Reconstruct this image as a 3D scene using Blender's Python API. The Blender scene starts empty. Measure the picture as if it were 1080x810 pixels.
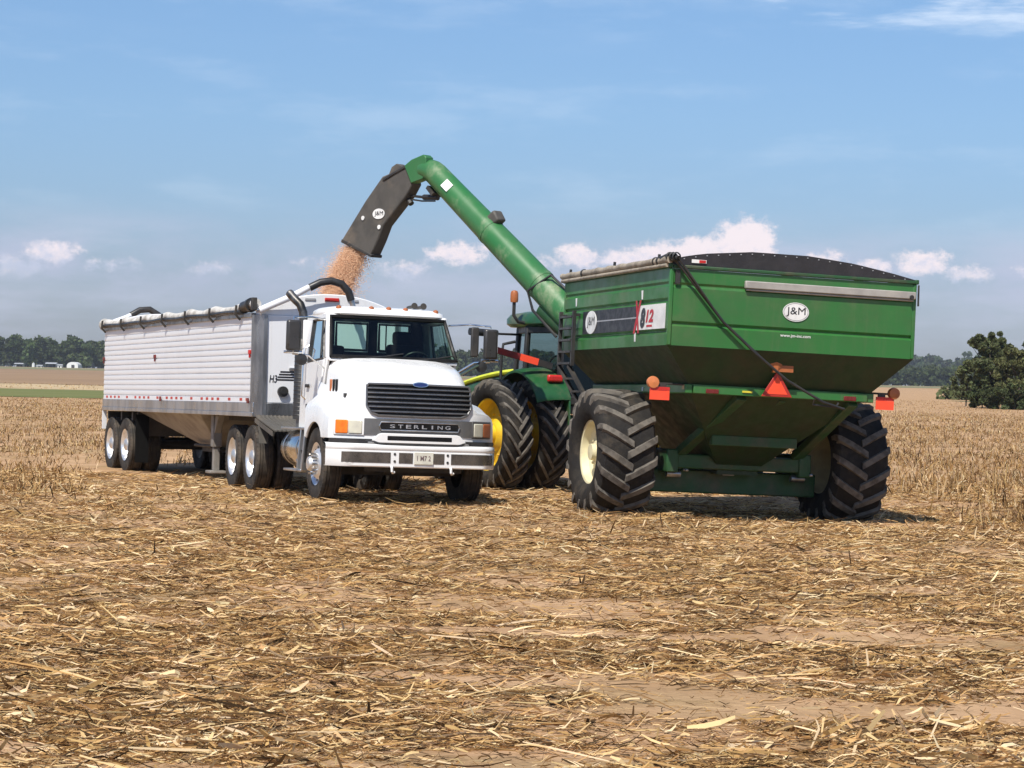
import bpy, bmesh, math, random
import numpy as np
from mathutils import Matrix, Vector
random.seed(7)
RNG = np.random.default_rng(11)
C = bpy.context.scene.collection
PI = math.pi

# ------------------------------------------------------------------ camera
F, CH, HC, ROLL = 2378.9, 1.847, 398.3, 0.0214
TH = math.atan((HC - 405) / F)
cT, sT, cR, sR = math.cos(TH), math.sin(TH), math.cos(ROLL), math.sin(ROLL)
UP0 = Vector((0, -sT, cT)); FW = Vector((0, cT, sT)); X0 = Vector((1, 0, 0))
cam_d = bpy.data.cameras.new('camera'); cam = bpy.data.objects.new('camera', cam_d); C.objects.link(cam)
r_ = X0 * cR + UP0 * sR; u_ = -X0 * sR + UP0 * cR
cam.matrix_world = Matrix(((r_.x, u_.x, -FW.x, 0), (r_.y, u_.y, -FW.y, 0), (r_.z, u_.z, -FW.z, CH), (0, 0, 0, 1)))
cam_d.sensor_width = 36; cam_d.lens = F / 1080 * 36
cam_d.clip_start = 0.1; cam_d.clip_end = 20000
bpy.context.scene.camera = cam

def ray(px, py):
    a, b = px - 540, py - 405
    u = a * cR + b * sR; v = -a * sR + b * cR
    return (X0 * (u / F) + FW + UP0 * (-v / F))

def at(px, py, Y):
    d = ray(px, py); return Vector((0, 0, CH)) + d * (Y / d.y)

# ------------------------------------------------------------------ helpers
def tag(o, label=None, cat=None, group=None, kind=None):
    if label: o['label'] = label
    if cat: o['category'] = cat
    if group: o['group'] = group
    if kind: o['kind'] = kind
    return o

def empty(name, M):
    o = bpy.data.objects.new(name, None); C.objects.link(o); o.matrix_world = M; o.empty_display_size = .3
    return o

def copy_tree(o, parent=None):
    c = o.copy(); C.objects.link(c)
    if parent is not None: c.parent = parent
    for ch in list(o.children): copy_tree(ch, c)
    return c

KEEP = {'tyre', 'lug_nut', 'hand_hole', 'grille_slat', 'reflective_tape', 'rung_tread', 'cab_lining'}
class MB:
    def __init__(s): s.v = []; s.f = []; s.m = []; s.mi = 0
    def add(s, vs, fs):
        b = len(s.v); s.v += [tuple(p) for p in vs]
        for f in fs: s.f.append([i + b for i in f]); s.m.append(s.mi)
        return s
    def hexa(s, p):
        return s.add(p, [(0, 3, 2, 1), (4, 5, 6, 7), (0, 1, 5, 4), (1, 2, 6, 5), (2, 3, 7, 6), (3, 0, 4, 7)])
    def box(s, x0, x1, y0, y1, z0, z1):
        return s.hexa([(x0, y0, z0), (x1, y0, z0), (x1, y1, z0), (x0, y1, z0), (x0, y0, z1), (x1, y0, z1), (x1, y1, z1), (x0, y1, z1)])
    def bar(s, a, b, w, h, up=(0, 0, 1)):
        a, b = Vector(a), Vector(b); d = (b - a).normalized(); sd = d.cross(Vector(up))
        if sd.length < 1e-4: sd = d.cross(Vector((1, 0, 0)))
        sd.normalize(); u = sd.cross(d); sd = sd * w / 2; u = u * h / 2
        return s.hexa([a - sd - u, a + sd - u, a + sd + u, a - sd + u, b - sd - u, b + sd - u, b + sd + u, b - sd + u])
    def tube(s, path, r, n=10, caps=True):
        P = [Vector(p) for p in path]; R = r if hasattr(r, '__len__') else [r] * len(P)
        nrm = None; vs = []
        for i, p in enumerate(P):
            d = (P[min(i + 1, len(P) - 1)] - P[max(i - 1, 0)]).normalized()
            if nrm is None:
                nrm = d.orthogonal().normalized()
            else:
                nrm = (nrm - d * nrm.dot(d)).normalized()
            bn = d.cross(nrm)
            for k in range(n):
                a = 2 * PI * k / n; vs.append(p + nrm * (R[i] * math.cos(a)) + bn * (R[i] * math.sin(a)))
        fs = []
        for i in range(len(P) - 1):
            for k in range(n):
                fs.append((i * n + k, i * n + (k + 1) % n, (i + 1) * n + (k + 1) % n, (i + 1) * n + k))
        if caps:
            fs.append(tuple(range(n - 1, -1, -1))); fs.append(tuple((len(P) - 1) * n + k for k in range(n)))
        return s.add(vs, fs)
    def lathe(s, prof, n=40, o=(0, 0, 0), close=False, axis='y'):
        vs = []; fs = []; m = len(prof)
        for k in range(n):
            a = 2 * PI * k / n; ca, sa = math.cos(a), math.sin(a)
            for r, y in prof:
                if axis == 'y': vs.append((o[0] + r * ca, o[1] + y, o[2] + r * sa))
                elif axis == 'z': vs.append((o[0] + r * ca, o[1] + r * sa, o[2] + y))
                else: vs.append((o[0] + y, o[1] + r * ca, o[2] + r * sa))
        for k in range(n):
            k2 = (k + 1) % n
            for i in range(m if close else m - 1):
                i2 = (i + 1) % m
                fs.append((k * m + i, k * m + i2, k2 * m + i2, k2 * m + i))
        return s.add(vs, fs)
    def extr(s, pts, vec):
        vec = Vector(vec); n = len(pts); P = [Vector(p) for p in pts]
        vs = P + [p + vec for p in P]
        fs = [tuple(range(n - 1, -1, -1)), tuple(range(n, 2 * n))] + [(i, (i + 1) % n, n + (i + 1) % n, n + i) for i in range(n)]
        return s.add(vs, fs)
    def grid(s, fn, nu, nv, close=False):
        vs = [fn(i / nu, j / nv) for i in range(nu + 1) for j in range(nv + 1)]
        w = nv + 1
        fs = [(i * w + j, (i + 1) * w + j, (i + 1) * w + j + 1, i * w + j + 1) for i in range(nu) for j in range(nv)]
        return s.add(vs, fs)
    def slab(s, fn, nu, nv, off):
        """closed curved slab: grid fn(u,v) thickened by vector off"""
        off = Vector(off); w = nv + 1; N = (nu + 1) * w
        A = [Vector(fn(i / nu, j / nv)) for i in range(nu + 1) for j in range(nv + 1)]
        vs = A + [p + off for p in A]; fs = []
        for i in range(nu):
            for j in range(nv):
                q = (i * w + j, (i + 1) * w + j, (i + 1) * w + j + 1, i * w + j + 1)
                fs.append(q); fs.append(tuple(N + k for k in reversed(q)))
        for i in range(nu):
            for j in (0, nv):
                a, b = i * w + j, (i + 1) * w + j; fs.append((a, b, N + b, N + a))
        for j in range(nv):
            for i in (0, nu):
                a, b = i * w + j, i * w + j + 1; fs.append((a, b, N + b, N + a))
        return s.add(vs, fs)
    def pieces(s, gap=.012):
        """groups of faces whose islands touch (bounding boxes within gap)"""
        p = list(range(len(s.v)))
        def fd(i):
            while p[i] != i: p[i] = p[p[i]]; i = p[i]
            return i
        for f in s.f:
            a = fd(f[0])
            for k in f[1:]:
                b = fd(k)
                if a != b: p[b] = a
        isl = {}
        for i, f in enumerate(s.f): isl.setdefault(fd(f[0]), []).append(i)
        keys = list(isl); bb = []
        for k in keys:
            vs = [s.v[j] for i in isl[k] for j in s.f[i]]
            bb.append(([min(v[a] for v in vs) - gap / 2 for a in range(3)], [max(v[a] for v in vs) + gap / 2 for a in range(3)]))
        q = list(range(len(keys)))
        def f2(i):
            while q[i] != i: q[i] = q[q[i]]; i = q[i]
            return i
        for i in range(len(keys)):
            for j in range(i):
                if all(bb[i][0][a] <= bb[j][1][a] and bb[j][0][a] <= bb[i][1][a] for a in range(3)): q[f2(i)] = f2(j)
        g = {}
        for i, k in enumerate(keys): g.setdefault(f2(i), []).extend(isl[k])
        return list(g.values())
    def build(s, name, mat, parent=None, bevel=0, ang=38, recalc=True, seg=2):
        if not (name.endswith(('lettering', 'numeral')) or name in KEEP):
            pcs = s.pieces()
            if len(pcs) > 1:
                first = None
                for pc in pcs:
                    used = sorted({j for i in pc for j in s.f[i]}); ix = {j: k for k, j in enumerate(used)}
                    m = MB(); m.v = [s.v[j] for j in used]; m.f = [[ix[j] for j in s.f[i]] for i in pc]; m.m = [s.m[i] for i in pc]
                    o = m._build(name, mat, parent, bevel, ang, recalc, seg); first = first or o
                return first
        return s._build(name, mat, parent, bevel, ang, recalc, seg)
    def _build(s, name, mat, parent=None, bevel=0, ang=38, recalc=True, seg=2):
        me = bpy.data.meshes.new(name); me.from_pydata(s.v, [], s.f)
        mats = mat if isinstance(mat, (list, tuple)) else [mat]
        for m in mats: me.materials.append(m)
        if len(mats) > 1: me.polygons.foreach_set('material_index', s.m)
        if recalc:
            bm = bmesh.new(); bm.from_mesh(me); bmesh.ops.recalc_face_normals(bm, faces=bm.faces); bm.to_mesh(me); bm.free()
        me.polygons.foreach_set('use_smooth', [True] * len(me.polygons)); me.set_sharp_from_angle(angle=math.radians(ang)); me.update()
        o = bpy.data.objects.new(name, me); C.objects.link(o)
        if parent is not None: o.parent = parent
        if bevel:
            b = o.modifiers.new('bevel', 'BEVEL'); b.width = bevel; b.segments = seg; b.limit_method = 'ANGLE'; b.angle_limit = math.radians(40)
            b.harden_normals = False
        return o

def text_mb(s, o, right, up, width, height, depth=0.004, mb=None, shear=0, bold=.012):
    """flat extruded lettering: o = centre, right/up = unit vectors"""
    cu = bpy.data.curves.new('txt', 'FONT'); cu.body = s; cu.size = 1; cu.extrude = 0; cu.shear = shear; cu.resolution_u = 3; cu.offset = bold
    ob = bpy.data.objects.new('txt', cu); C.objects.link(ob)
    dg = bpy.context.evaluated_depsgraph_get(); me = bpy.data.meshes.new_from_object(ob.evaluated_get(dg))
    V = [v.co.copy() for v in me.vertices]; Fs = [tuple(p.vertices) for p in me.polygons]
    bpy.data.objects.remove(ob); bpy.data.curves.remove(cu); bpy.data.meshes.remove(me)
    x0, x1 = min(v.x for v in V), max(v.x for v in V); y0, y1 = min(v.y for v in V), max(v.y for v in V)
    o, right, up = Vector(o), Vector(right).normalized(), Vector(up).normalized(); n = right.cross(up) * depth
    kx, ky = width / (x1 - x0), height / (y1 - y0)
    W = [o + right * ((v.x - (x0 + x1) / 2) * kx) + up * ((v.y - (y0 + y1) / 2) * ky) + n for v in V]
    mb = mb or MB(); mb.add(W, Fs); return mb

def disc_mb(o, right, up, rx, ry, depth, n=28, mb=None):
    o, right, up = Vector(o), Vector(right).normalized(), Vector(up).normalized(); nn = right.cross(up) * depth
    mb = mb or MB()
    mb.extr([o + right * (rx * math.cos(2 * PI * k / n)) + up * (ry * math.sin(2 * PI * k / n)) for k in range(n)], nn); return mb

# ------------------------------------------------------------------ materials
def nodes(m):
    m.use_nodes = True; nt = m.node_tree; return nt, nt.nodes, nt.links

def mat(name, col, rough=.5, metal=0., col2=None, scale=4., lo=.4, hi=.65, bump=0., bscale=60., coat=0., rvar=.1, dust=None, dscale=1.3, dlo=.5, dhi=.75, damt=.6, spec=.5, stretch=(1, 1, 1), streak=None, samt=.4, dent=0.):
    m = bpy.data.materials.new(name); nt, N, L = nodes(m); b = N['Principled BSDF']
    tc = N.new('ShaderNodeTexCoord'); mp = N.new('ShaderNodeMapping'); mp.inputs['Scale'].default_value = stretch
    L.new(tc.outputs['Object'], mp.inputs[0])
    def noise(sc, det=5, rg=.6):
        n = N.new('ShaderNodeTexNoise'); n.inputs['Scale'].default_value = sc; n.inputs['Detail'].default_value = det; n.inputs['Roughness'].default_value = rg
        L.new(mp.outputs[0], n.inputs['Vector']); return n
    def mr(src, a, bb, c, d):
        r = N.new('ShaderNodeMapRange'); r.inputs[1].default_value = a; r.inputs[2].default_value = bb; r.inputs[3].default_value = c; r.inputs[4].default_value = d
        r.interpolation_type = 'SMOOTHSTEP'; L.new(src, r.inputs[0]); return r.outputs[0]
    def mix(fac, a, bb):
        x = N.new('ShaderNodeMix'); x.data_type = 'RGBA'; L.new(fac, x.inputs[0])
        for i, q in ((6, a), (7, bb)):
            if isinstance(q, tuple): x.inputs[i].default_value = (*q, 1)
            else: L.new(q, x.inputs[i])
        return x.outputs[2]
    c2 = col2 or tuple(k * .82 for k in col)
    n1 = noise(scale); out = mix(mr(n1.outputs['Fac'], lo, hi, 0, 1), tuple(col), tuple(c2))
    if dust:
        n3 = noise(dscale, 8, .7); dm = mr(n3.outputs['Fac'], dlo, dhi, 0, damt); out = mix(dm, out, tuple(dust))
    if streak:
        m2 = N.new('ShaderNodeMapping'); m2.inputs['Scale'].default_value = (7, 7, .45); L.new(tc.outputs['Object'], m2.inputs[0])
        n4 = N.new('ShaderNodeTexNoise'); n4.inputs['Scale'].default_value = 1.6; n4.inputs['Detail'].default_value = 6; n4.inputs['Roughness'].default_value = .65; L.new(m2.outputs[0], n4.inputs[0])
        out = mix(mr(n4.outputs['Fac'], .50, .78, 0, samt), out, tuple(streak))
    L.new(out, b.inputs['Base Color'])
    n2 = noise(scale * 2.3, 4)
    rr = mr(n2.outputs['Fac'], .3, .7, max(.02, rough - rvar), min(1, rough + rvar)); L.new(rr, b.inputs['Roughness'])
    b.inputs['Metallic'].default_value = metal; b.inputs['Coat Weight'].default_value = coat; b.inputs['Specular IOR Level'].default_value = spec
    if dent:
        nb = noise(1.3, 2); bp = N.new('ShaderNodeBump'); bp.inputs['Strength'].default_value = dent; bp.inputs['Distance'].default_value = .03
        L.new(nb.outputs['Fac'], bp.inputs['Height']); L.new(bp.outputs[0], b.inputs['Normal'])
    if bump:
        nb = noise(bscale, 4); bp = N.new('ShaderNodeBump'); bp.inputs['Strength'].default_value = bump; bp.inputs['Distance'].default_value = .02
        L.new(nb.outputs['Fac'], bp.inputs['Height']); L.new(bp.outputs[0], b.inputs['Normal'])
    return m

def glass(name, tint, refl=.08):
    m = bpy.data.materials.new(name); nt, N, L = nodes(m); N.remove(N['Principled BSDF']); out = N['Material Output']
    t = N.new('ShaderNodeBsdfTransparent'); t.inputs[0].default_value = (*tint, 1)
    g = N.new('ShaderNodeBsdfGlossy'); g.inputs['Roughness'].default_value = .03; g.inputs[0].default_value = (.9, .95, .95, 1)
    fr = N.new('ShaderNodeFresnel'); fr.inputs[0].default_value = 1.45
    mx = N.new('ShaderNodeMixShader'); L.new(fr.outputs[0], mx.inputs[0]); L.new(t.outputs[0], mx.inputs[1]); L.new(g.outputs[0], mx.inputs[2]); L.new(mx.outputs[0], out.inputs[0])
    return m

def attr_mat(name, rough=.8, transl=0., spec=.2, bump=0):
    m = bpy.data.materials.new(name); nt, N, L = nodes(m); b = N['Principled BSDF']
    a = N.new('ShaderNodeAttribute'); a.attribute_name = 'col'; L.new(a.outputs['Color'], b.inputs['Base Color'])
    b.inputs['Roughness'].default_value = rough; b.inputs['Specular IOR Level'].default_value = spec
    if transl:
        t = N.new('ShaderNodeBsdfTranslucent'); L.new(a.outputs['Color'], t.inputs[0])
        mx = N.new('ShaderNodeMixShader'); mx.inputs[0].default_value = transl
        L.new(b.outputs[0], mx.inputs[1]); L.new(t.outputs[0], mx.inputs[2]); L.new(mx.outputs[0], N['Material Output'].inputs[0])
    return m

DUST = (.30, .22, .13)
W_PAINT = mat('white_paint', (.80, .80, .79), .28, col2=(.77, .77, .76), coat=.3, scale=1.2, dust=(.58, .53, .45), dscale=.9, dlo=.5, dhi=.9, damt=.25, streak=(.6, .56, .49), samt=.18)
W_TRL = mat('trailer_white', (.76, .77, .79), .35, col2=(.73, .745, .77), scale=.5, rvar=.02, streak=(.55, .53, .49), samt=.3)
W_TARP = mat('white_tarp', (.60, .585, .55), .75, col2=(.34, .32, .28), scale=4, bump=.3, bscale=25)
CHROME = mat('chrome', (.74, .74, .73), .2, 1., col2=(.62, .62, .61), rvar=.06)
ALU = mat('aluminium', (.55, .56, .57), .36, .9, col2=(.40, .41, .42), scale=3, stretch=(1, 1, .3), dust=(.35, .3, .24), damt=.4)
ALU_D = mat('aluminium_dull', (.38, .39, .40), .34, .85, col2=(.19, .195, .2), scale=3, stretch=(1, 1, .25))
RIM_S = mat('rim_polished', (.85, .85, .85), .38, .75, col2=(.6, .6, .6), dust=(.4, .34, .26), damt=.35)
BUMP_IN = mat('bumper_inset', (.16, .135, .11), .3, .6, col2=(.10, .085, .07), scale=6)
BLACK = mat('black_plastic', (.022, .022, .023), .45, col2=(.035, .033, .03), dust=(.12, .1, .08), damt=.35)
BLACK_G = mat('black_gloss', (.008, .008, .008), .45, col2=(.014, .014, .014), spec=.2)
DARK = mat('dark_steel', (.03, .028, .026), .6, col2=(.05, .044, .036), dust=(.14, .11, .08), damt=.5)
INTER = mat('cab_interior', (.006, .006, .007), .9, spec=.1)
RUB = mat('tyre_rubber', (.030, .028, .026), .75, col2=(.045, .040, .034), scale=6, bump=.25, bscale=40, dust=(.14, .11, .08), dscale=2.5, dlo=.42, dhi=.75, damt=.75, spec=.25)
RUB_AG = mat('farm_tyre_rubber', (.020, .0185, .0175), .85, col2=(.030, .027, .023), scale=5, bump=.3, bscale=30, dust=(.12, .095, .068), dscale=2.2, dlo=.5, dhi=.8, damt=.7, spec=.2)
LUG = mat('tyre_lug_worn', (.15, .135, .115), .85, col2=(.08, .072, .062), scale=9, dust=(.19, .16, .12), dscale=4, damt=.7, spec=.2)
GREEN = mat('cart_green_paint', (.025, .150, .030), .40, col2=(.034, .130, .032), scale=1.2, coat=.15, dust=(.13, .15, .07), dscale=1.1, dlo=.45, dhi=.8, damt=.5, streak=(.16, .15, .085), samt=.22, dent=.35)
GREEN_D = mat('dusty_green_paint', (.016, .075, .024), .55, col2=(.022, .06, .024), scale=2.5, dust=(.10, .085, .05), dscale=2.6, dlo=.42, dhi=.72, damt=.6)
GREEN_A = mat('auger_green_paint', (.024, .15, .04), .42, col2=(.04, .15, .05), scale=1.4, dust=(.36, .36, .24), dscale=1.6, dlo=.52, dhi=.72, damt=.55, stretch=(1, 1, .7))
JGREEN = mat('tractor_green', (.013, .085, .024), .4, coat=.15, dust=(.20, .17, .10), dscale=2.2, dlo=.46, damt=.6)
YEL = mat('rim_yellow', (.78, .52, .02), .45, col2=(.68, .43, .02), dust=(.4, .3, .12), damt=.45)
YSTR = mat('stripe_yellow', (.75, .80, .04), .4)
CREAM = mat('rim_cream', (.74, .68, .44), .5, col2=(.62, .56, .36), dust=(.4, .33, .2), dlo=.45, damt=.55)
GREEN_U = mat('shaded_dirty_green', (.009, .040, .011), .6, col2=(.013, .030, .010), scale=2.5, dust=(.036, .030, .017), dscale=2.2, dlo=.42, dhi=.75, damt=.6)  # darker cart green: shade of the underside put into the paint, plus dirt
SPOUT = mat('spout_grey', (.085, .078, .068), .7, col2=(.06, .056, .05), scale=3, dust=(.19, .15, .11), dscale=1.7, dlo=.45, dhi=.7, damt=.6)
TARPB = mat('black_tarp', (.017, .016, .018), .6, col2=(.028, .026, .028), scale=2, bump=.2, bscale=12)
TARPT = mat('tan_tarp_roll', (.36, .31, .24), .8, col2=(.22, .19, .15), scale=7, bump=.3, bscale=20)
DECK_K = mat('decal_black', (.018, .018, .022), .4)
DECK_W = mat('decal_white', (.78, .78, .76), .45, dust=(.5, .45, .36), damt=.3)
DECK_R = mat('decal_red', (.5, .02, .03), .45)
DECK_G = mat('decal_grey', (.33, .34, .36), .45)
DECK_B = mat('emblem_blue', (.02, .04, .16), .25)
RED = mat('red_reflector', (.55, .025, .02), .3)
REDS = mat('dark_red_strip', (.24, .02, .018), .4, col2=(.16, .02, .02), scale=9)
REDD = mat('dark_red_lamp', (.16, .018, .015), .3)
ORNG = mat('smv_orange', (.95, .085, .03), .55, col2=(.9, .075, .03))
AMBER = mat('amber_lens', (.85, .22, .015), .25, col2=(.7, .14, .01))
AMBERD = mat('amber_lens_dusty', (.42, .13, .04), .45)
AMBERL = mat('amber_lens_faded', (.60, .20, .07), .4)
LENS = mat('headlamp_lens', (.62, .60, .48), .12, col2=(.5, .48, .4), coat=.6)
GWIND = glass('windscreen_glass', (.52, .66, .60))
GSIDE = glass('side_glass', (.50, .60, .60))
GREAR = glass('rear_glass', (.80, 1, .94))
GTRAC = glass('tractor_glass', (.48, .58, .56))
HOPP = mat('hopper_grey', (.30, .28, .25), .6, .2, col2=(.20, .18, .16), scale=2)
CORNM = attr_mat('corn_grain', .55)

# ------------------------------------------------------------------ wheels
def ag_tyre(R, w, rr, nl, ang, lh=.045, lw=.085):
    t = MB(); Rc = R - lh; hw = w / 2
    prof = [(rr, hw * .78), (rr + .03, hw * .86), (rr + (Rc - rr) * .35, hw * .99), (rr + (Rc - rr) * .62, hw * 1.0), (rr + (Rc - rr) * .86, hw * .95), (Rc - .015, hw * .86), (Rc + .004, hw * .5), (Rc + .008, 0)]
    prof = prof + [(r, -y) for r, y in reversed(prof[:-1])]
    t.lathe(prof, 64); t.mi = 1
    for sd in (1, -1):
        for i in range(nl):
            th0 = 2 * PI * (i + (0 if sd > 0 else .5)) / nl
            st = [(-.10, Rc, R - .004), (.15, Rc, R), (.5, Rc, R), (.84, Rc - .02, R - .012), (.97, Rc - .05, R - .035), (1.0, Rc - .12, R - .10), (1.005, rr + (Rc - rr) * .55, rr + (Rc - rr) * .6)]
            vs = []
            for q, (tt, rb, rt) in enumerate(st):
                y = sd * hw * tt; th = th0 - ang * min(max(tt, -.1), 1.) - (.04 if q >= 5 else 0) * (q - 4)
                k = lw * (1.0 if q < 5 else .85) / R
                y_t = y if q < 5 else sd * hw * (1.02 if q == 5 else 1.015)
                y_b = y if q < 5 else sd * hw * .93
                for (r, dth, yy) in ((rb - .01, -k * .62, y_b), (rt, -k * .42, y_t), (rt, k * .42, y_t), (rb - .01, k * .62, y_b)):
                    vs.append((r * math.cos(th + dth), yy, r * math.sin(th + dth)))
            n = len(st); fs = []
            for q in range(n - 1):
                for a in range(3): fs.append((q * 4 + a, q * 4 + a + 1, q * 4 + a + 5, q * 4 + a + 4))
            fs += [(0, 1, 2, 3), ((n - 1) * 4 + 3, (n - 1) * 4 + 2, (n - 1) * 4 + 1, (n - 1) * 4)]
            t.add(vs, fs)
    return t

def ag_wheel(parent, loc, side, R, w, rr, nl, ang, rim_mat, dish, name='wheel', lh=.045, lw=.085, holes=0):
    """side=+1: outer face towards +y"""
    hw = w / 2 * .8 * side
    m = MB()
    prof = [(rr + .015, hw), (rr + .03, hw * .98), (rr - .02, hw * .92), (rr - .035, hw * .6), (rr * .90, hw - dish * side * .8), (rr * .8, hw - dish * side), (rr * .45, hw - dish * side * .9), (rr * .34, hw - dish * side * .55), (rr * .30, hw - dish * side * .5), (.001, hw - dish * side * .5)]
    m.lathe(prof, 48)
    m.lathe([(rr + .015, hw), (rr, hw * .3), (rr, -hw), (rr + .03, -hw)], 48)
    wo = m.build(name, rim_mat, parent); wo.location = loc
    b = MB()
    for k in range(10):
        a = 2 * PI * k / 10; y = hw - dish * side * .9
        b.tube([(rr * .58 * math.cos(a), y - .01 * side, rr * .58 * math.sin(a)), (rr * .58 * math.cos(a), y + .03 * side, rr * .58 * math.sin(a))], .018, 6)
    b.lathe([(rr * .27, hw - dish * side * .5), (rr * .25, hw - dish * side * .1), (.001, hw - dish * side * .05)], 20)
    b.build('hub', rim_mat, wo)
    ag_tyre(R, w, rr, nl, ang, lh, lw).build('tyre', [RUB_AG, LUG], wo)
    return wo

def road_tyre(R, w, rr, yo):
    t = MB(); hw = w / 2
    prof = [(rr, hw * .8), (rr + .03, hw * .9), (rr + (R - rr) * .45, hw), (R - .06, hw * .97), (R - .02, hw * .92), (R, hw * .80)]
    for y in (.62, .30): prof += [(R + .002, hw * (y + .04)), (R - .014, hw * (y + .02)), (R - .014, hw * (y - .02)), (R + .003, hw * (y - .04))]
    prof += [(R + .004, 0)] + []
    half = prof[:-1]; prof = prof + [(r, -y) for r, y in reversed(half)]
    prof = [(r, y + yo) for r, y in prof]
    t.lathe(prof, 56)
    # shoulder blocks
    for sd in (1, -1):
        for k in range(44):
            a = 2 * PI * k / 44; y0, y1 = yo + sd * hw * .70, yo + sd * hw * .965
            c0, c1 = a - .045, a + .045
            P = []
            for r in (R - .03, R + .006):
                for th, y in ((c0, y0), (c1, y0), (c1, y1), (c0, y1)):
                    rr_ = r - (.022 if y == y1 else 0); P.append((rr_ * math.cos(th), y, rr_ * math.sin(th)))
            t.hexa(P)
    return t

def road_wheel(parent, loc, side, dual=True):
    R, w, rr = .52, .275, .295; s = side
    m = MB()
    if dual:   # outer wheel: deep concave dish
        o = .135 * s
        prof = [(rr + .012, o), (rr - .004, o - .012 * s), (rr - .02, o - .03 * s), (rr - .03, o - .10 * s), (rr - .055, o - .15 * s), (.19, o - .165 * s), (.17, o - .16 * s), (.13, o - .155 * s), (.12, o - .03 * s), (.09, o - .005 * s), (.001, o)]
    else:
        o = .125 * s
        prof = [(rr + .012, o), (rr - .004, o - .012 * s), (rr - .02, o - .03 * s), (rr - .035, o - .06 * s), (.22, o - .03 * s), (.19, o + .005 * s), (.15, o + .01 * s), (.11, o + .012 * s), (.105, o + .09 * s), (.085, o + .12 * s), (.001, o + .125 * s)]
    m.lathe(prof, 48)
    wo = m.build('wheel', RIM_S, parent); wo.location = loc
    h = MB()
    for k in range(10):
        a = 2 * PI * k / 10; yb = (o - .16 * s) if dual else (o + .005 * s); L = .05 if dual else .085
        h.tube([(.145 * math.cos(a), yb - .01 * s, .145 * math.sin(a)), (.145 * math.cos(a), yb + L * s, .145 * math.sin(a))], .016, 8)
    h.build('lug_nut', CHROME, wo)
    hb = MB()
    for k in range(10):
        a = 2 * PI * (k + .5) / 10; rr2 = .225 if not dual else .218
        yb = (o - .163 * s) if dual else (o - .031 * s)
        hb.tube([(rr2 * math.cos(a), yb - .004 * s, rr2 * math.sin(a)), (rr2 * math.cos(a), yb + .006 * s, rr2 * math.sin(a))], .026, 10)
    hb.build('hand_hole', BLACK, wo)
    road_tyre(R, w, rr, 0).build('tyre', RUB, wo)
    if dual:
        road_tyre(R, w, rr, -.335 * s).build('tyre', RUB, wo)
        MB().lathe([(rr, -.09 * s), (rr - .01, -.2 * s), (rr - .01, -.45 * s), (.05, -.40 * s)], 32).build('inner_rim', DARK, wo)
    return wo

def pose(x, y, z, yaw, p, r):
    return Matrix.Translation((x, y, z)) @ Matrix.Rotation(yaw, 4, 'Z') @ Matrix.Rotation(p, 4, 'Y') @ Matrix.Rotation(r, 4, 'X')

M_TRUCK = pose(-1.6683, 32.4305, .0238, -1.2297, -.0199, -.0186)
M_TRAIL = pose(-2.9495, 36.1405, -.0378, -1.1685, -.0115, -.0046)
M_CART = pose(3.6018, 29.5131, -.033, 1.8473, .011, .0308)
M_TRAC = pose(1.08, 38.0, -.02, math.radians(116), 0, .012)
CONTACT = []   # wheel contact points in the world, the soil follows them

def contact(M, x, y):
    p = M @ Vector((x, y, 0)); CONTACT.append((p.x, p.y, p.z))

def sstep(a, b, x):
    t = min(1, max(0, (x - a) / (b - a))); return t * t * (3 - 2 * t)

# ================================================================== truck
T = empty('semi_truck', M_TRUCK)
tag(T, 'white day cab semi truck with black slatted grille hitched to the white ribbed trailer', 'truck')

def xf(y, z):       # front surface of the bonnet
    a = abs(y)
    return 1.16 - .10 * (a / 1.2) ** 2 - .30 * max(0, (a - .62) / .6) ** 1.8 - .22 * max(0, z - 1.15) ** 1.3 * .8

def hood_prof(x):   # half section (y,z) from centre top outwards and down
    k = (x + .28) / 1.44                    # 0 cowl .. 1 nose
    zt = 2.075 - .25 * k - .165 * k ** 3
    w = .955 - .17 * k - .02 * k * k
    zf = 1.44 - .10 * abs(x) ** 1.5 - .06 * k
    wf = 1.205
    ar = .60
    zl = .52 + math.sqrt(max(0, ar * ar - x * x)) if abs(x) < ar else .0
    zl = max(.90, zl)
    if x < -.1: wf = 1.205 - .205 * sstep(-.40, -.75, x) if False else 1.205
    ft = max(zl + .10, zf)
    return [(0, zt + .012), (.35 * w, zt + .008), (.65 * w, zt - .008), (.84 * w, zt - .035), (.94 * w, zt - .08), (.99 * w, zt - .15), (w + .01, zt - .24),
            (w + .025, max(ft + .16, zt - .42)), (w + .05, ft + .10), (w + .11, ft + .045), (max(wf - .09, w + .14), ft + .015), (wf - .03, ft - .03), (wf, ft - .10 if ft - .10 > zl + .02 else zl + .03), (wf + .008, zl)]

hood = MB()
xs = [-.56, -.5, -.42, -.36, -.28, -.2, -.1, 0, .1, .2, .3, .4, .46, .52, .56, .585, .60, .604, .68, .78, .9, 1.0, 1.08, 1.16]
rows = []
for x in xs:
    pr = hood_prof(max(x, -.28) if x < -.28 else x)
    if x < -.28:
        pr2 = hood_prof(x); pr = [(p[0], p[1]) for p in pr[:7]] + pr2[7:]
    row = []
    tt = sstep(.2, 1.16, x)
    for (y, z) in pr:
        xx = x - (1.16 - xf(y, z)) * tt
        row.append((xx, y, z))
    rows.append(row)
npf = len(rows[0])
for sd in (1, -1):
    vs = [(p[0], sd * p[1], p[2]) for r in rows for p in r]
    fs = []
    for i in range(len(rows) - 1):
        for j in range(npf - 1):
            if xs[i] < -.28 and j < 7: continue
            fs.append((i * npf + j, (i + 1) * npf + j, (i + 1) * npf + j + 1, i * npf + j + 1))
    hood.add(vs, fs)
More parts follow.
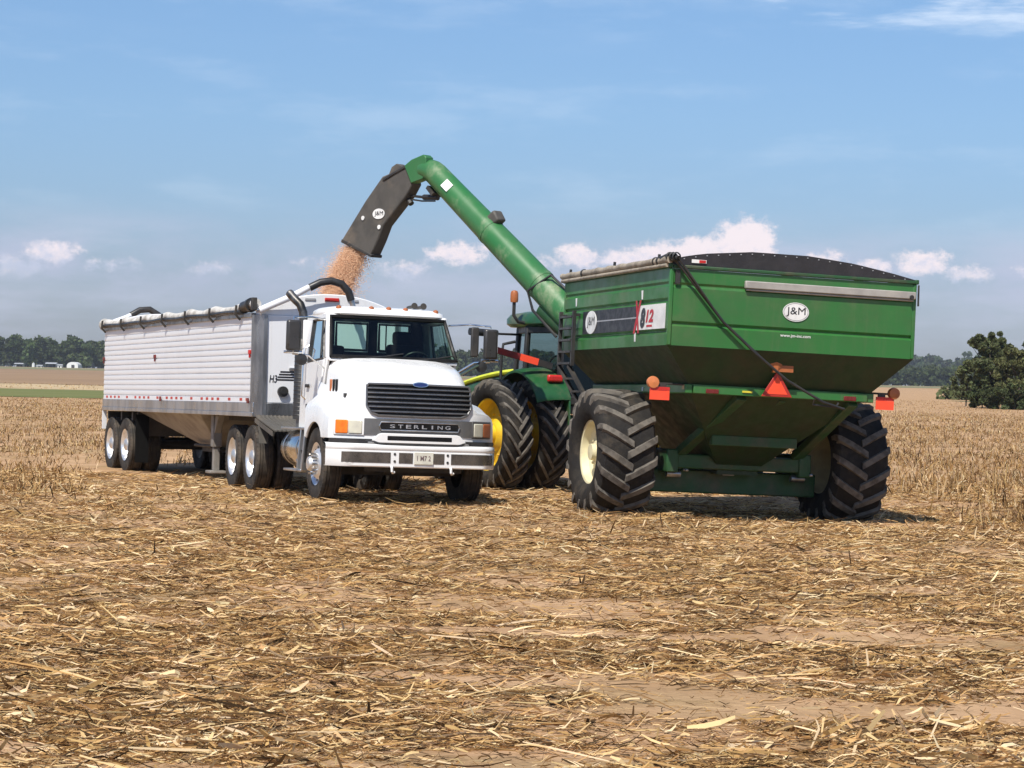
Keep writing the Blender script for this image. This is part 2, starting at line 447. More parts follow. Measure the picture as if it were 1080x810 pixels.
# nose panel
fr = hood_prof(1.16)
hood.grid(lambda u, v: ((lambda j: (lambda y, z: (xf(y, z), y, z))((2 * v - 1) * (fr[j][0] if fr[j][0] > 0 else .001), fr[j][1]))(int(round(u * (npf - 1))))), npf - 1, 24)
# wheel arch lips
for sd in (1, -1):
    hood.tube([(.61 * math.cos(a), sd * 1.195, .52 + .61 * math.sin(a)) for a in [math.radians(38 + k * 8) for k in range(14)]], .018, 6)
ho = hood.build('hood', W_PAINT, T, ang=50)
sm_ = MB()
for sd in (1, -1):
    sm_.box(.42, .50, sd * (hood_prof(.46)[7][0] + .012) - .014, sd * (hood_prof(.46)[7][0] + .012) + .014, 1.47, 1.53)
sm_.build('hood_latch', BLACK, ho)
# arch liners
ln = MB()
for sd in (1, -1):
    ln.grid(lambda u, v: (.63 * math.cos(PI * u), sd * (.62 + .56 * v), .52 + .63 * math.sin(PI * u)), 16, 2)
ln.build('wheel_arch_liner', BLACK, T)

def fpatch(mb, y0, y1, z0, z1, out, th, nu=16, nv=3, zf=None):
    mb.slab(lambda u, v: (xf(y0 + (y1 - y0) * u, z0 + (z1 - z0) * v) + out, y0 + (y1 - y0) * u, z0 + (z1 - z0) * v), nu, nv, (-th, 0, 0)); return mb

# grille: dark field with rounded lower corners, chrome slats, surround
g = MB()
def gz0(y): return 1.235 + .10 * max(0, (abs(y) - .56) / .2) ** 1.5
g.slab(lambda u, v: (lambda y: (lambda z: (xf(y, z) + .012, y, z))(gz0(y) + (1.655 - gz0(y)) * v))(-.755 + 1.51 * u), 24, 8, (-.03, 0, 0))
go = g.build('grille', BLACK_G, T)
s_ = MB()
for i in range(6):
    zz = 1.285 + i * .064; lim = .745 if i > 1 else (.70, .735)[i]
    s_.tube([(xf(y, zz) + .026, y, zz) for y in [(-lim + 2 * lim * k / 16) for k in range(17)]], [.010 + .004 * 1] * 17, 6)
s_.build('grille_slat', mat('slat_chrome', (.17, .17, .175), .32, .6), go)
fm = MB()
ring = [(-.76, 1.36), (-.755, 1.62), (-.73, 1.665), (0, 1.672), (.73, 1.665), (.755, 1.62), (.76, 1.36), (.70, 1.265), (.60, 1.228), (0, 1.222), (-.60, 1.228), (-.70, 1.265)]
dense = []
for i in range(len(ring)):
    a, b = ring[i], ring[(i + 1) % len(ring)]
    for k in range(5): dense.append((a[0] + (b[0] - a[0]) * k / 5, a[1] + (b[1] - a[1]) * k / 5))
dense.append(dense[0])
fm.tube([(xf(y, z) + .02, y, z) for y, z in dense], .016, 6, caps=False)
fm.build('grille_surround', mat('surround_grey', (.20, .20, .205), .35, .6), go)
em = MB(); disc_mb((xf(0, 1.68) + .02, 0, 1.672), (0, 1, 0), (-.1, 0, 1), .115, .036, .03, mb=em)
eo = em.build('emblem', CHROME, go)
e2 = MB(); disc_mb((xf(0, 1.68) + .05, 0, 1.672), (0, 1, 0), (-.1, 0, 1), .10, .027, .004, mb=e2); e2.build('emblem_field', DECK_B, eo)
# grey band with the name slot
bd = MB(); fpatch(bd, -.80, .80, .955, 1.185, .012, .03); bd.build('fascia_band', mat('fascia_grey', (.15, .148, .145), .4, .3), T)
sl = MB(); fpatch(sl, -.56, .56, 1.035, 1.135, .022, .015)
so = sl.build('name_slot', BLACK_G, T)
rm = MB()
rr_ = [(-.56, 1.03), (.56, 1.03), (.585, 1.085), (.56, 1.14), (-.56, 1.14), (-.585, 1.085), (-.56, 1.03)]
dn = []
for a, b in zip(rr_[:-1], rr_[1:]):
    for k in range(6): dn.append((a[0] + (b[0] - a[0]) * k / 6, a[1] + (b[1] - a[1]) * k / 6))
dn.append(dn[0])
rm.tube([(xf(y, z) + .024, y, z) for y, z in dn], .009, 6, caps=False); rm.build('slot_rim', ALU, so)
tx = MB()
for i, ch in enumerate('STERLING'):
    y = -.40 + i * .115; yn = y
    text_mb(ch, (xf(yn, 1.085) + .022, yn, 1.085), (0, 1, 0), (0, 0, 1), .075 if ch != 'I' else .022, .05, .005, mb=tx)
tx.build('letter', mat('letter_silver', (.55, .55, .56), .35, .6), so)
# white lower hump with slot
lw_ = MB()
lw_.slab(lambda u, v: (lambda y: (lambda z: (xf(y, z) + .035, y, z))(.85 + (.135 if abs(y) < .56 else .135 - .12 * sstep(.56, .72, abs(y))) * v))(-.74 + 1.48 * u), 30, 2, (-.06, 0, 0))
lo_ = lw_.build('lower_valance', W_PAINT, T, bevel=.01)
ls = MB(); fpatch(ls, -.47, .47, .888, .952, .04, .02); ls.build('valance_slot', BLACK_G, lo_, bevel=.008)
# headlamps
for sd in (-1, 1):
    b = MB(); y0, y1 = (.80, 1.135)
    b.slab(lambda u, v: (lambda y, z: (xf(y, z) + .022, sd * y, z))(y0 - .015 + (y1 - y0 + .03) * u, .945 + .245 * v), 10, 3, (-.04, 0, 0))
    hl = b.build('headlight', mat('lamp_bezel', (.10, .098, .095), .4) if sd > 0 else W_PAINT, T, bevel=.01)
    c = MB(); c.slab(lambda u, v: (lambda y, z: (xf(y, z) + .036, sd * y, z))(.815 + .17 * u, .965 + .19 * v), 6, 3, (-.03, 0, 0)); c.build('lens', LENS, hl, bevel=.015)
    c = MB(); c.slab(lambda u, v: (lambda y, z: (xf(y, z) + .036, sd * y, z))(.99 + .145 * u, .965 + .19 * v), 6, 3, (-.03, 0, 0)); c.build('turn_signal', AMBER if sd < 0 else AMBERD, hl, bevel=.015)
# fender louvre lamps
for sd in (-1, 1):
    for k, mm in enumerate((AMBERD, BLACK_G, BLACK_G)):
        x = -.10 + .105 * k; y_ = hood_prof(x)[6][0] + .012; zc = 1.645
        m_ = MB(); m_.hexa([(x, sd * (y_ - .03), zc - .085), (x + .05, sd * (y_ - .03), zc - .085), (x + .05, sd * (y_ + .025), zc - .085), (x, sd * (y_ + .025), zc - .085), (x - .03, sd * (y_ - .03), zc + .085), (x + .02, sd * (y_ - .03), zc + .085), (x + .02, sd * (y_ + .018), zc + .085), (x - .03, sd * (y_ + .018), zc + .085)])
        m_.build('marker_lamp' if k == 0 else 'hood_vent', mm, ho, bevel=.008)
# bumper
bp = MB()
def bx(y): a = abs(y); return 1.19 - .06 * (a / 1.2) ** 2 - .36 * max(0, (a - .95) / .29) ** 2
prof = [(-.10, .52), (0, .515), (.012, .53), (.012, .735), (0, .745), (.012, .755), (.02, .78), (.012, .815), (-.02, .835), (-.12, .84)]
ys = [-1.24 + 2.48 * k / 40 for k in range(41)]
vs = [(bx(y) + a, y, z) for y in ys for a, z in prof]; n = len(prof)
bp.add(vs, [(i * n + j, (i + 1) * n + j, (i + 1) * n + j + 1, i * n + j + 1) for i in range(40) for j in range(n - 1)])
bpo = bp.build('bumper', W_PAINT, T)
for (y0, y1) in ((-1.09, -.42), (-.30, -.10), (.20, .36), (.46, 1.13)):
    q = MB(); q.slab(lambda u, v: (bx(y0 + (y1 - y0) * u) + .018, y0 + (y1 - y0) * u, .575 + .145 * v), 10, 1, (-.01, 0, 0)); q.build('bumper_inset', BUMP_IN, bpo)
bl = MB()
for y in (-.36, .41):
    for z in (.60, .70): disc_mb((bx(y) + .012, y, z), (0, 1, 0), (0, 0, 1), .018, .018, .008, 10, bl)
bl.build('bumper_bolt', DARK, bpo)
for y in (-.40, .46):
    MB().tube([(bx(y) + .0, y, .53), (bx(y) + .03, y, .50), (bx(y) + .03, y, .46), (bx(y), y + .02, .44), (bx(y) - .02, y + .05, .45)], .018, 6).build('tow_hook', W_PAINT, bpo)
q = MB(); q.box(bx(0) + .02, bx(0) + .03, -.085, .195, .565, .735)
pl = q.build('licence_plate', mat('plate_cream', (.68, .66, .56), .5), T, bevel=.004)
tx = MB(); text_mb('1 M7 2', (bx(0) + .03, .055, .652), (0, 1, 0), (0, 0, 1), .2, .07, .004, mb=tx); tx.build('plate_numeral', mat('plate_ink', (.2, .14, .14), .6), pl)
# gap line between bumper and body
gp = MB(); gp.slab(lambda u, v: (bx(-1.2 + 2.4 * u) - .03, -1.2 + 2.4 * u, .84 + .06 * v), 30, 1, (-.05, 0, 0)); gp.build('bumper_gap_seal', BLACK, T)
hs_ = MB(); hs_.tube([(xf(y, .85) + .03, y, .862 - .03 * (1 - sstep(.52, .70, abs(y))) + .012 * sstep(.52, .70, abs(y))) for y in [-1.15 + 2.3 * k / 46 for k in range(47)]], .014, 6); hs_.build('valance_line', BLACK, lo_)

# cab -------------------------------------------------
cab = MB()
CB, CF = -1.74, -.28
for sd in (1, -1):
    # lower side wall with tumblehome
    cab.hexa([(CB, sd * .93, .98), (-.62, sd * .93, .98), (-.62, sd * 1.0, .98), (CB, sd * 1.0, .98), (CB, sd * .93, 1.96), (-.28, sd * .93, 2.05), (-.28, sd * .985, 2.05), (CB, sd * .985, 1.96)])
    # A pillar, header, rear quarter
    cab.hexa([(-.24, sd * .93, 2.04), (-.31, sd * .985, 2.04), (-.40, sd * .985, 2.04), (-.36, sd * .93, 2.04), (-.585, sd * .862, 2.70), (-.635, sd * .915, 2.70), (-.72, sd * .915, 2.70), (-.68, sd * .862, 2.70)])
    cab.hexa([(CB, sd * .93, 1.96), (-1.36, sd * .93, 1.98), (-1.36, sd * .985, 1.98), (CB, sd * .985, 1.96), (CB, sd * .86, 2.70), (-1.38, sd * .86, 2.70), (-1.38, sd * .915, 2.70), (CB, sd * .915, 2.70)])
    cab.hexa([(CB, sd * .865, 2.62), (-.64, sd * .865, 2.62), (-.62, sd * .922, 2.62), (CB, sd * .922, 2.62), (CB, sd * .84, 2.71), (-.62, sd * .84, 2.71), (-.62, sd * .915, 2.71), (CB, sd * .915, 2.71)])
# windscreen header and cowl
cab.slab(lambda u, v: (-.575 + .07 * (1 - (2 * u - 1) ** 2) - .05 * v, (2 * u - 1) * .9, 2.655 + .06 * v), 14, 1, (-.10, 0, 0))
cab.slab(lambda u, v: (-.20 + .05 * (1 - (2 * u - 1) ** 2) - .06 * v, (2 * u - 1) * .97, 2.0 + .075 * v), 14, 1, (-.12, 0, 0))
# floor and back wall with two window openings
cab.box(CB, -.3, -.93, .93, .95, 1.0)
bw = [(-.985, -.50), (.02, .17), (.68, .985)]
for a, b in bw: cab.box(CB, CB + .04, a, b, 2.20, 2.64)
cab.box(CB, CB + .04, -.985, .985, .98, 2.20); cab.box(CB, CB + .04, -.915, .915, 2.64, 2.71)
cabo = cab.build('cab', W_PAINT, T, bevel=.015)
# roof: stacked rounded rings
rf = MB()
def ring(hx, hy, cx, z, n=40, e=4.5):
    out = []
    for k in range(n):
        a = 2 * PI * k / n; c, s = math.cos(a), math.sin(a)
        out.append((cx + hx * math.copysign(abs(c) ** (2 / e), c), hy * math.copysign(abs(s) ** (2 / e), s), z))
    return out
rings = [ring(.63, .915, -1.13, 2.685), ring(.645, .925, -1.12, 2.71), ring(.63, .91, -1.13, 2.765), ring(.57, .84, -1.15, 2.805), ring(.45, .66, -1.18, 2.83), ring(.2, .3, -1.2, 2.84)]
vs = [p for r in rings for p in r]; n = 40
rf.add(vs, [(i * n + k, i * n + (k + 1) % n, (i + 1) * n + (k + 1) % n, (i + 1) * n + k) for i in range(len(rings) - 1) for k in range(n)] + [tuple(range(5 * n, 6 * n)), tuple(reversed(range(n)))])
roof = rf.build('roof', W_PAINT, T, ang=60)
for y in (-.74, -.26, 0, .26, .74):
    MB().lathe([(.04, -.02), (.042, .025), (.034, .05), (.001, .064)], 14, (-.575 - .10 * abs(y) ** 2, y, 2.772 - .012 * abs(y)), axis='z').build('clearance_lamp', AMBERD, roof)
hn = MB()
for y in (.42, .56):
    hn.tube([(-1.0, y, 2.86), (-.72, y, 2.865), (-.66, y, 2.87)], [.022, .026, .05], 10); hn.tube([(-.95, y, 2.80), (-.95, y, 2.86)], .012, 6)
hn.build('air_horn', DARK, roof)
# glass
def quadglass(mb, p, th=.008):
    p = [Vector(q) for q in p]; n = (p[1] - p[0]).cross(p[3] - p[0]).normalized() * th
    mb.hexa([*p, *[q + n for q in p]])
ws = MB()
def wsf(u, v, o=0):
    y = (2 * u - 1) * (.955 + (.868 - .955) * v); z = 2.062 + .605 * v
    return (-.215 - .375 * v + .06 * (1 - (2 * u - 1) ** 2) + o, y, z)
ws.grid(wsf, 16, 6)
wso = ws.build('windscreen', GWIND, T)
gk = MB()
loop = [(u / 16, .012) for u in range(17)] + [(.995, v / 8) for v in range(1, 8)] + [(1 - u / 16, .985) for u in range(17)] + [(.005, 1 - v / 8) for v in range(1, 9)]
gk.tube([wsf(u, v, .006) for u, v in loop], .027, 6, caps=False); gk.build('windscreen_seal', BLACK_G, wso)
wp = MB()
for sgn, y0 in ((1, -.45), (1, .35)):
    P = [wsf((y0 + .97) / 1.94, .0, .03), wsf((y0 + .30 + .97) / 1.94, .05, .03), wsf((y0 + .58 + .97) / 1.94, .13, .025)]
    wp.tube(P, .010, 6)
wp.build('wiper', BLACK, wso)
# doors with side glass
for sd in (1, -1):
    d = MB()
    d.hexa([(-1.34, sd * .99, 1.06), (-.60, sd * .99, 1.06), (-.60, sd * 1.016, 1.06), (-1.34, sd * 1.016, 1.06), (-1.34, sd * .975, 1.99), (-.42, sd * .975, 2.02), (-.42, sd * 1.0, 2.02), (-1.34, sd * 1.0, 1.99)])
    do = d.build('door', W_PAINT, T, bevel=.012)
    w = MB(); w.add([(-1.34, sd * .972, 2.0), (-.44, sd * .972, 2.04), (-.715, sd * .90, 2.62), (-1.36, sd * .90, 2.62)], [(0, 1, 2, 3)]); w.build('window', GSIDE, do)
    fr_ = MB(); L4 = [(-1.34, sd * .985, 2.0), (-.44, sd * .985, 2.04), (-.715, sd * .912, 2.62), (-1.36, sd * .912, 2.62), (-1.34, sd * .985, 2.0)]
    fr_.tube(L4, .020, 6, caps=False); fr_.tube([(-.66, sd * .98, 2.03), (-.84, sd * .912, 2.6)], .012, 6); fr_.build('window_seal', BLACK, do)
    h = MB(); h.box(-1.28, -1.12, sd * 1.012, sd * 1.045, 1.62, 1.67); h.build('handle', BLACK, do, bevel=.01)
    h = MB(); h.box(-1.26, -1.16, sd * 1.012, sd * 1.03, 1.30, 1.38); h.build('latch', BLACK, do, bevel=.01)
    gr = MB(); gr.tube([(-1.42, sd * .99, 1.45), (-1.42, sd * 1.05, 1.5), (-1.42, sd * 1.03, 2.2), (-1.42, sd * .95, 2.25)], .016, 8); gr.build('grab_handle', CHROME, T)
rw_ = MB()
for a, b in ((-.50, .02), (.17, .68)): rw_.add([(CB + .02, a, 2.20), (CB + .02, b, 2.20), (CB + .02, b, 2.64), (CB + .02, a, 2.64)], [(0, 1, 2, 3)])
for k, (a, b) in enumerate(((-.50, .02), (.17, .68))):
    m_ = MB(); m_.add([(CB + .02, a, 2.20), (CB + .02, b, 2.20), (CB + .02, b, 2.64), (CB + .02, a, 2.64)], [(0, 1, 2, 3)]); ro = m_.build('rear_window', GREAR, T)
    s2 = MB(); s2.tube([(CB + .05, a + .02, 2.22), (CB + .05, b - .02, 2.22), (CB + .05, b - .02, 2.62), (CB + .05, a + .02, 2.62), (CB + .05, a + .02, 2.22)], .022, 6, caps=False)
    if k: s2.tube([(CB + .05, .30, 2.22), (CB + .05, .30, 2.62)], .012, 6)
    s2.build('window_seal', BLACK, ro)
# interior
it = MB(); it.box(-.62, -.29, -.92, .92, 1.45, 2.045); it.build('dashboard', INTER, T, bevel=.04)
it = MB(); it.box(CB + .041, CB + .055, -.9, .9, 1.0, 2.19); it.box(CB + .041, CB + .055, -.9, -.505, 2.19, 2.66); it.box(CB + .041, CB + .055, .025, .165, 2.19, 2.66); it.box(CB + .041, CB + .055, .685, .9, 2.19, 2.66)
it.box(CB + .06, -.66, -.86, .86, 2.655, 2.68); it.build('cab_lining', INTER, T)
for y, zt in ((.50, 2.52), (-.55, 2.27)):
    s1 = MB(); s1.hexa([(-1.45, y - .27, 1.45), (-1.25, y - .27, 1.45), (-1.25, y + .27, 1.45), (-1.45, y + .27, 1.45), (-1.58, y - .24, zt - .2), (-1.42, y - .24, zt - .2), (-1.42, y + .24, zt - .2), (-1.58, y + .24, zt - .2)])
    s1.box(-1.45, -.9, y - .27, y + .27, 1.35, 1.5); s1.box(-1.57, -1.43, y - .15, y + .15, zt - .21, zt)
    s1.build('seat', INTER, T, bevel=.05)
sw = MB(); sw.tube([(-.80 + .10 * math.sin(a), .50 + .22 * math.cos(a), 2.02 + .17 * math.sin(a)) for a in [2 * PI * k / 20 for k in range(21)]], .016, 6, caps=False); sw.tube([(-.80, .30, 2.02), (-.80, .70, 2.02)], .012, 6); sw.tube([(-.80, .5, 2.02), (-.5, .5, 1.85)], .02, 6); sw.build('steering_wheel', BLACK, T)
# mirrors
for sd in (-1, 1):
    m_ = MB(); y = sd * 1.49
    m_.hexa([(-.30, y - .115, 2.12), (-.22, y - .10, 2.12), (-.22, y + .10, 2.12), (-.30, y + .115, 2.12), (-.30, y - .115, 2.56), (-.22, y - .10, 2.56), (-.22, y + .10, 2.56), (-.30, y + .115, 2.56)])
    mo = m_.build('mirror', mat('mirror_housing', (.055, .053, .052), .35, .3), T, bevel=.03)
    a_ = MB()
    a_.tube([(-.62, sd * .93, 2.60), (-.36, sd * 1.2, 2.62), (-.28, y, 2.60), (-.28, y, 2.57)], .013, 8)
    a_.tube([(-.28, y, 2.12), (-.28, y, 2.08), (-.30, sd * 1.25, 2.06), (-.38, sd * .98, 1.88)], .016, 8)
    a_.tube([(-.285, y - .13, 2.10), (-.285, y + .13, 2.10)], .02, 8); a_.build('mirror_arm', CHROME, mo)
    cv = MB(); cv.lathe([(.001, -.03), (.07, -.02), (.085, 0), (.001, .01)], 16, (-.27, sd * 1.36, 2.0), axis='x'); cv.build('convex_mirror', BLACK, mo)
m_ = MB(); m_.box(-.26, -.2, 1.17, 1.29, 2.14, 2.58); m_.build('inner_mirror', BLACK, T, bevel=.02)
m_ = MB(); m_.tube([(-.27, 1.53, 2.2), (-.25, 1.585, 2.22), (-.25, 1.585, 2.5), (-.27, 1.53, 2.55)], .012, 6); m_.tube([(-.25, 1.3, 2.02), (-.1, .95, 1.85)], .02, 6); m_.build('mirror_bracket', CHROME, T)
# exhaust
ex = MB(); ex.tube([(-1.93, -.93, 1.0), (-1.93, -.93, 2.62), (-1.93, -.94, 2.76), (-1.97, -.98, 2.88), (-2.07, -1.05, 2.97), (-2.16, -1.10, 3.05)], .065, 16)
exo = ex.build('exhaust_stack', mat('stack_steel', (.20, .19, .18), .35, .8, col2=(.05, .048, .045), scale=3), T)
eg = MB(); eg.lathe([(.115, 1.15), (.115, 2.32), (.085, 2.36)], 20, (-1.93, -.93, 0), axis='z')
for k in range(18): 
    z = 1.2 + k * .062
    eg.lathe([(.112, z), (.12, z + .012), (.112, z + .024)], 20, (-1.93, -.93, 0), axis='z')
eg.build('heat_shield', mat('shield_steel', (.07, .068, .066), .45, .6), exo)
e3 = MB(); e3.tube([(-2.165, -1.103, 3.054), (-2.17, -1.106, 3.058)], .062, 14); e3.build('pipe_mouth', BLACK, exo)
# frame, deck, fuel tank, steps, fenders
fr_ = MB()
for y in (-.42, .42): fr_.box(-6.0, .9, y - .045, y + .045, .72, 1.0)
for x in (-5.9, -4.66, -3.0, -1.4): fr_.box(x - .05, x + .05, -.375, .375, .76, .94)
fr_.build('chassis_rail', DARK, T)
ax = MB(); ax.box(-.06, .06, -.95, .95, .38, .50); ax.box(-.3, .5, -.3, .3, .42, .8)
for x in (-4.0, -5.32): ax.tube([(x, -.9, .52), (x, .9, .52)], .09, 10); ax.lathe([(.001, -.22), (.17, -.15), (.2, 0), (.17, .15), (.001, .22)], 14, (x, 0, .52), axis='x')
ax.build('axle', DARK, T)
eb = MB(); eb.box(-.5, .85, -.5, .5, .85, 1.1); eb.box(-.55, -.5, -.9, .9, .7, 1.1); eb.box(.85, .95, -.7, .7, .45, .86); eb.build('radiator_guard', DARK, T)
fw_ = MB(); fw_.box(-5.2, -4.2, -.45, .45, 1.0, 1.08); fw_.build('fifth_wheel', DARK, T, bevel=.02)
tk = MB(); tk.tube([(-2.15, -.90, .72), (-2.12, -.90, .72), (-1.0, -.90, .72), (-.97, -.90, .72)], [.25, .27, .27, .25], 28); tko = tk.build('fuel_tank', CHROME, T)
t2 = copy_tree(tko, T); t2.location.y = 1.80
tb = MB()
for x in (-1.95, -1.15): tb.lathe([(.276, x - .03), (.28, x), (.276, x + .03)], 28, (0, -.90, .72), axis='x')
tb.build('tank_strap', ALU, tko)
stp = MB(); stp.box(-2.2, -.72, -1.16, -.62, .995, 1.03); stp.box(-1.75, -.72, -1.21, -.90, .385, .42); stp.hexa([(-1.02, -1.2, .40), (-.98, -1.2, .40), (-.98, -.95, .40), (-1.02, -.95, .40), (-1.0, -1.16, 1.0), (-.96, -1.16, 1.0), (-.96, -.95, 1.0), (-1.0, -.95, 1.0)])
stp.hexa([(-.80, -1.2, .40), (-.70, -1.2, .40), (-.70, -.95, .40), (-.80, -.95, .40), (-.68, -1.18, 1.0), (-.64, -1.18, 1.0), (-.64, -.95, 1.0), (-.68, -.95, 1.0)])
stp.build('cab_step', ALU, T, bevel=.008)
stl = MB(); stl.box(-2.2, -.72, .62, 1.16, .995, 1.03); stl.box(-1.75, -.72, .90, 1.21, .385, .42); stl.box(-1.0, -.96, .95, 1.18, .42, .995); stl.build('cab_step', ALU, T, bevel=.008)
for sd in (-1, 1):
    q = MB()
    def ff(u, v):     # ribbed plate sloping down towards the cab, rolled edge over the wheel
        x = -3.62 + 1.27 * u; z = 1.17 - .20 * u + .03 * sstep(.1, 0, u)
        z += .010 * math.cos(v * 2 * PI * 5) ** 6
        return (x, sd * (.58 + .65 * v), z)
    q.slab(ff, 10, 60, (0, 0, -.02))
    q.slab(lambda u, v: (-3.62 + 1.2 * u, sd * 1.236, 1.15 - .20 * u - .07 * v), 10, 1, (0, -.015 * sd, 0))
    q.slab(lambda u, v: (-3.36 + .10 * u, sd * (1.10 + .14 * v), 1.10 - .34 * u), 8, 2, (.03, 0, 0))
    q.build('quarter_fender', mat('fender_black', (.085, .078, .066), .6, dust=(.2, .165, .12), dlo=.4, damt=.7), T)
# hoses between cab and trailer
hs = MB()
for k, y in enumerate((-.35, -.15, .1)):
    hs.tube([(-1.76, y, 1.7), (-2.1, y - .05, 1.55 - .05 * k), (-2.5, y + .1, 1.45), (-2.9, y, 1.62), (-3.08, y, 1.75)], .02, 6)
hs.build('air_hose', BLACK, T)
# wheels
road_wheel(T, (0, -1.045, .52), -1, False); road_wheel(T, (0, 1.045, .52), 1, False)
w0 = road_wheel(T, (-4.0, -1.07, .52), -1); c = copy_tree(w0, T); c.location = (-5.32, -1.07, .52)
w0 = road_wheel(T, (-4.0, 1.07, .52), 1); c = copy_tree(w0, T); c.location = (-5.32, 1.07, .52)
for x in (0, -4.0, -5.32):
    for y in (-1.0, 1.0): contact(M_TRUCK, x, y)

# ================================================================== trailer
R = empty('grain_trailer', M_TRAIL)
tag(R, 'long white ribbed hopper trailer with rolled tarp, behind the white truck', 'trailer')
TL, TW, Z0, Z1 = 10.6, 1.23, 1.175, 2.755
nb = 13; zt0, zt1 = 1.48, 2.74
for sd in (-1, 1):
    p = MB(); prof = [(0, 1.40), (0, zt0 - .008)]
    hstep = (zt1 - zt0) / nb
    for i in range(nb):
        z = zt0 + i * hstep
        prof += [(-.022, z - .002), (-.022, z + .004), (.0, z + .022), (.003, z + hstep * .5), (.0, z + hstep - .008)]
    prof += [(0, Z1)]
    prof += [(-.05, Z1), (-.05, 1.40)]
    n = len(prof); vs = []
    for x in (-.16, -TL + .06): vs += [(x, sd * (TW + o), z) for o, z in prof]
    p.add(vs, [(j, (j + 1) % n, n + (j + 1) % n, n + j) for j in range(n)])
    po = p.build('side_panel', W_TRL, R, ang=20)
    # reflective tape: red/white dashes
    tp = MB(); x = -.3; k = 0
    while x > -TL + .3:
        L = .14
        if (k % 7) not in (2, 4):
            tp.box(x - L, x, sd * (TW + .001), sd * (TW + .004), 1.425, 1.468)
        x -= .34; k += 1
    tp.build('reflective_tape', RED, po)
    br = MB(); br.box(-TL, 0, sd * (TW - .06), sd * (TW + .018), Z0, 1.245); br.box(-TL, 0, sd * (TW - .06), sd * (TW + .008), 1.246, 1.40); br.build('bottom_rail', ALU, R, bevel=.006)
    tr_ = MB(); tr_.box(-TL, -.16, sd * (TW - .06), sd * (TW + .03), Z1, Z1 + .07); tr_.build('top_rail', ALU_D, R, bevel=.006)
    for x in (-.22, -TL * .60, -TL + .08):
        l = MB(); l.box(x - .045, x + .045, sd * (TW + .004), sd * (TW + .035), 2.165, 2.235); l.box(x - .018, x + .018, sd * (TW + .004), sd * (TW + .03), 2.11, 2.165); l.build('marker_lamp', REDD if x < -1 else RED if x > -9 else REDD, R, bevel=.006)
    for x in (-.22, -TL * .55):
        l = MB(); l.box(x - .04, x + .04, sd * (TW + .02), sd * (TW + .045), 1.385, 1.47); l.build('marker_lamp', REDD, R, bevel=.006)
# rounded corner posts
for sd in (-1, 1):
    cp = MB(); cp.extr([(0.16, sd * (TW - .16), Z0 + .002), (.15, sd * (TW - .10), Z0 + .002), (.06, sd * (TW - .03), Z0 + .002), (-.05, sd * (TW + .01), Z0 + .002), (-.159, sd * (TW + .012), Z0 + .002), (-.159, sd * (TW - .06), Z0 + .002), (.0, sd * (TW - .16), Z0 + .002)], (0, 0, Z1 + .03 - Z0))
    cp.build('corner_post', ALU_D, R, ang=30)
fwl = MB(); fwl.box(.06, .13, -TW + .14, TW - .14, 1.40, Z1 + .03)
fwo = fwl.build('front_wall', W_TRL, R, bevel=.01)
fl = MB(); fl.box(.05, .15, -TW + .14, TW - .14, Z0, 1.40); fl.build('front_sill', ALU_D, R, bevel=.01)
# front cap arch
def arch(x0, x1, w, h, z, mb, n=16):
    pts = [(x0, -w, z)] + [(x0, -w + 2 * w * k / n, z + .07 + h * (1 - abs(2 * k / n - 1) ** 2.2)) for k in range(n + 1)] + [(x0, w, z)]
    mb.extr(pts, (x1 - x0, 0, 0)); return mb
ca = arch(-.16, .10, TW - .05, .30, Z1 + .03, MB()); cao = ca.build('front_cap', W_TRL, R, bevel=.015)
MB().box(.10, .125, -.12, .12, Z1 + .28, Z1 + .34).build('marker_lamp', RED, cao, bevel=.008)
for y in (-.36, .36): MB().box(.10, .115, y - .09, y + .09, Z1 + .285, Z1 + .325).build('cap_vent', DECK_G, cao, bevel=.006)
ca = arch(-TL + .02, -TL + .08, TW - .05, .25, Z1 + .072, MB()); ca.build('rear_cap', W_TRL, R, bevel=.015)
bk = MB(); bk.box(-TL, -TL + .055, -TW + .02, TW - .02, 1.25, Z1 + .06); bk.build('rear_wall', W_TRL, R)
# inner grain fill, bows
gi = MB(); gi.grid(lambda u, v: (-.2 - (TL - .3) * u, (2 * v - 1) * (TW - .06), 1.9 + .55 * math.exp(-((u * TL - 2) / 2.2) ** 2) + .03 * math.sin(v * 9 + u * 31)), 40, 10); gi.build('grain_load', mat('corn_load', (.62, .36, .13), .7, bump=.5, bscale=120), R)
bo = MB()
for k in range(6):
    x = -1.5 - k * 1.6; bo.tube([(x, -TW + .02 + 2 * (TW - .02) * j / 12, Z1 + .06 + .25 * (1 - (j / 6 - 1) ** 2)) for j in range(13)], .02, 6)
bo.build('tarp_bow', ALU, R)
# rolled tarp along the near top rail with sag between hooks
nh = 6; hooks = [-.75 - k * (TL - 1.0) / nh for k in range(nh + 1)]
def rollp(x):
    seg = (TL - 1.0) / nh; t = ((-.75 - x) / seg) % 1.0
    return (x, -TW + .015, Z1 + .175 - .05 * math.sin(PI * t))
xsr = [-.62 - k * (TL - .72) / 90 for k in range(91)]
ro_ = MB(); ro_.tube([rollp(x) for x in xsr], [.074 + .005 * math.sin(k * .9) * math.sin(k * .23) for k in range(91)], 14)
roll = ro_.build('tarp_roll', W_TARP, R, ang=80)
rt_ = MB(); rt_.tube([(x, -TW - .055, Z1 + .095 + .008 * math.sin(x * 3)) for x in xsr], .035, 8); rt_.build('roll_shadow_strip', BLACK, roll)  # black tube standing in for the shade below the roll
hk = MB()
for x in [q for q in hooks]:
    z = rollp(x)[2]
    hk.tube([(x, -TW - .03, Z1 - .03), (x, -TW - .115, Z1 + .06), (x, -TW - .10, z + .03)], .022, 6)
hk.build('tarp_hook', DARK, roll)
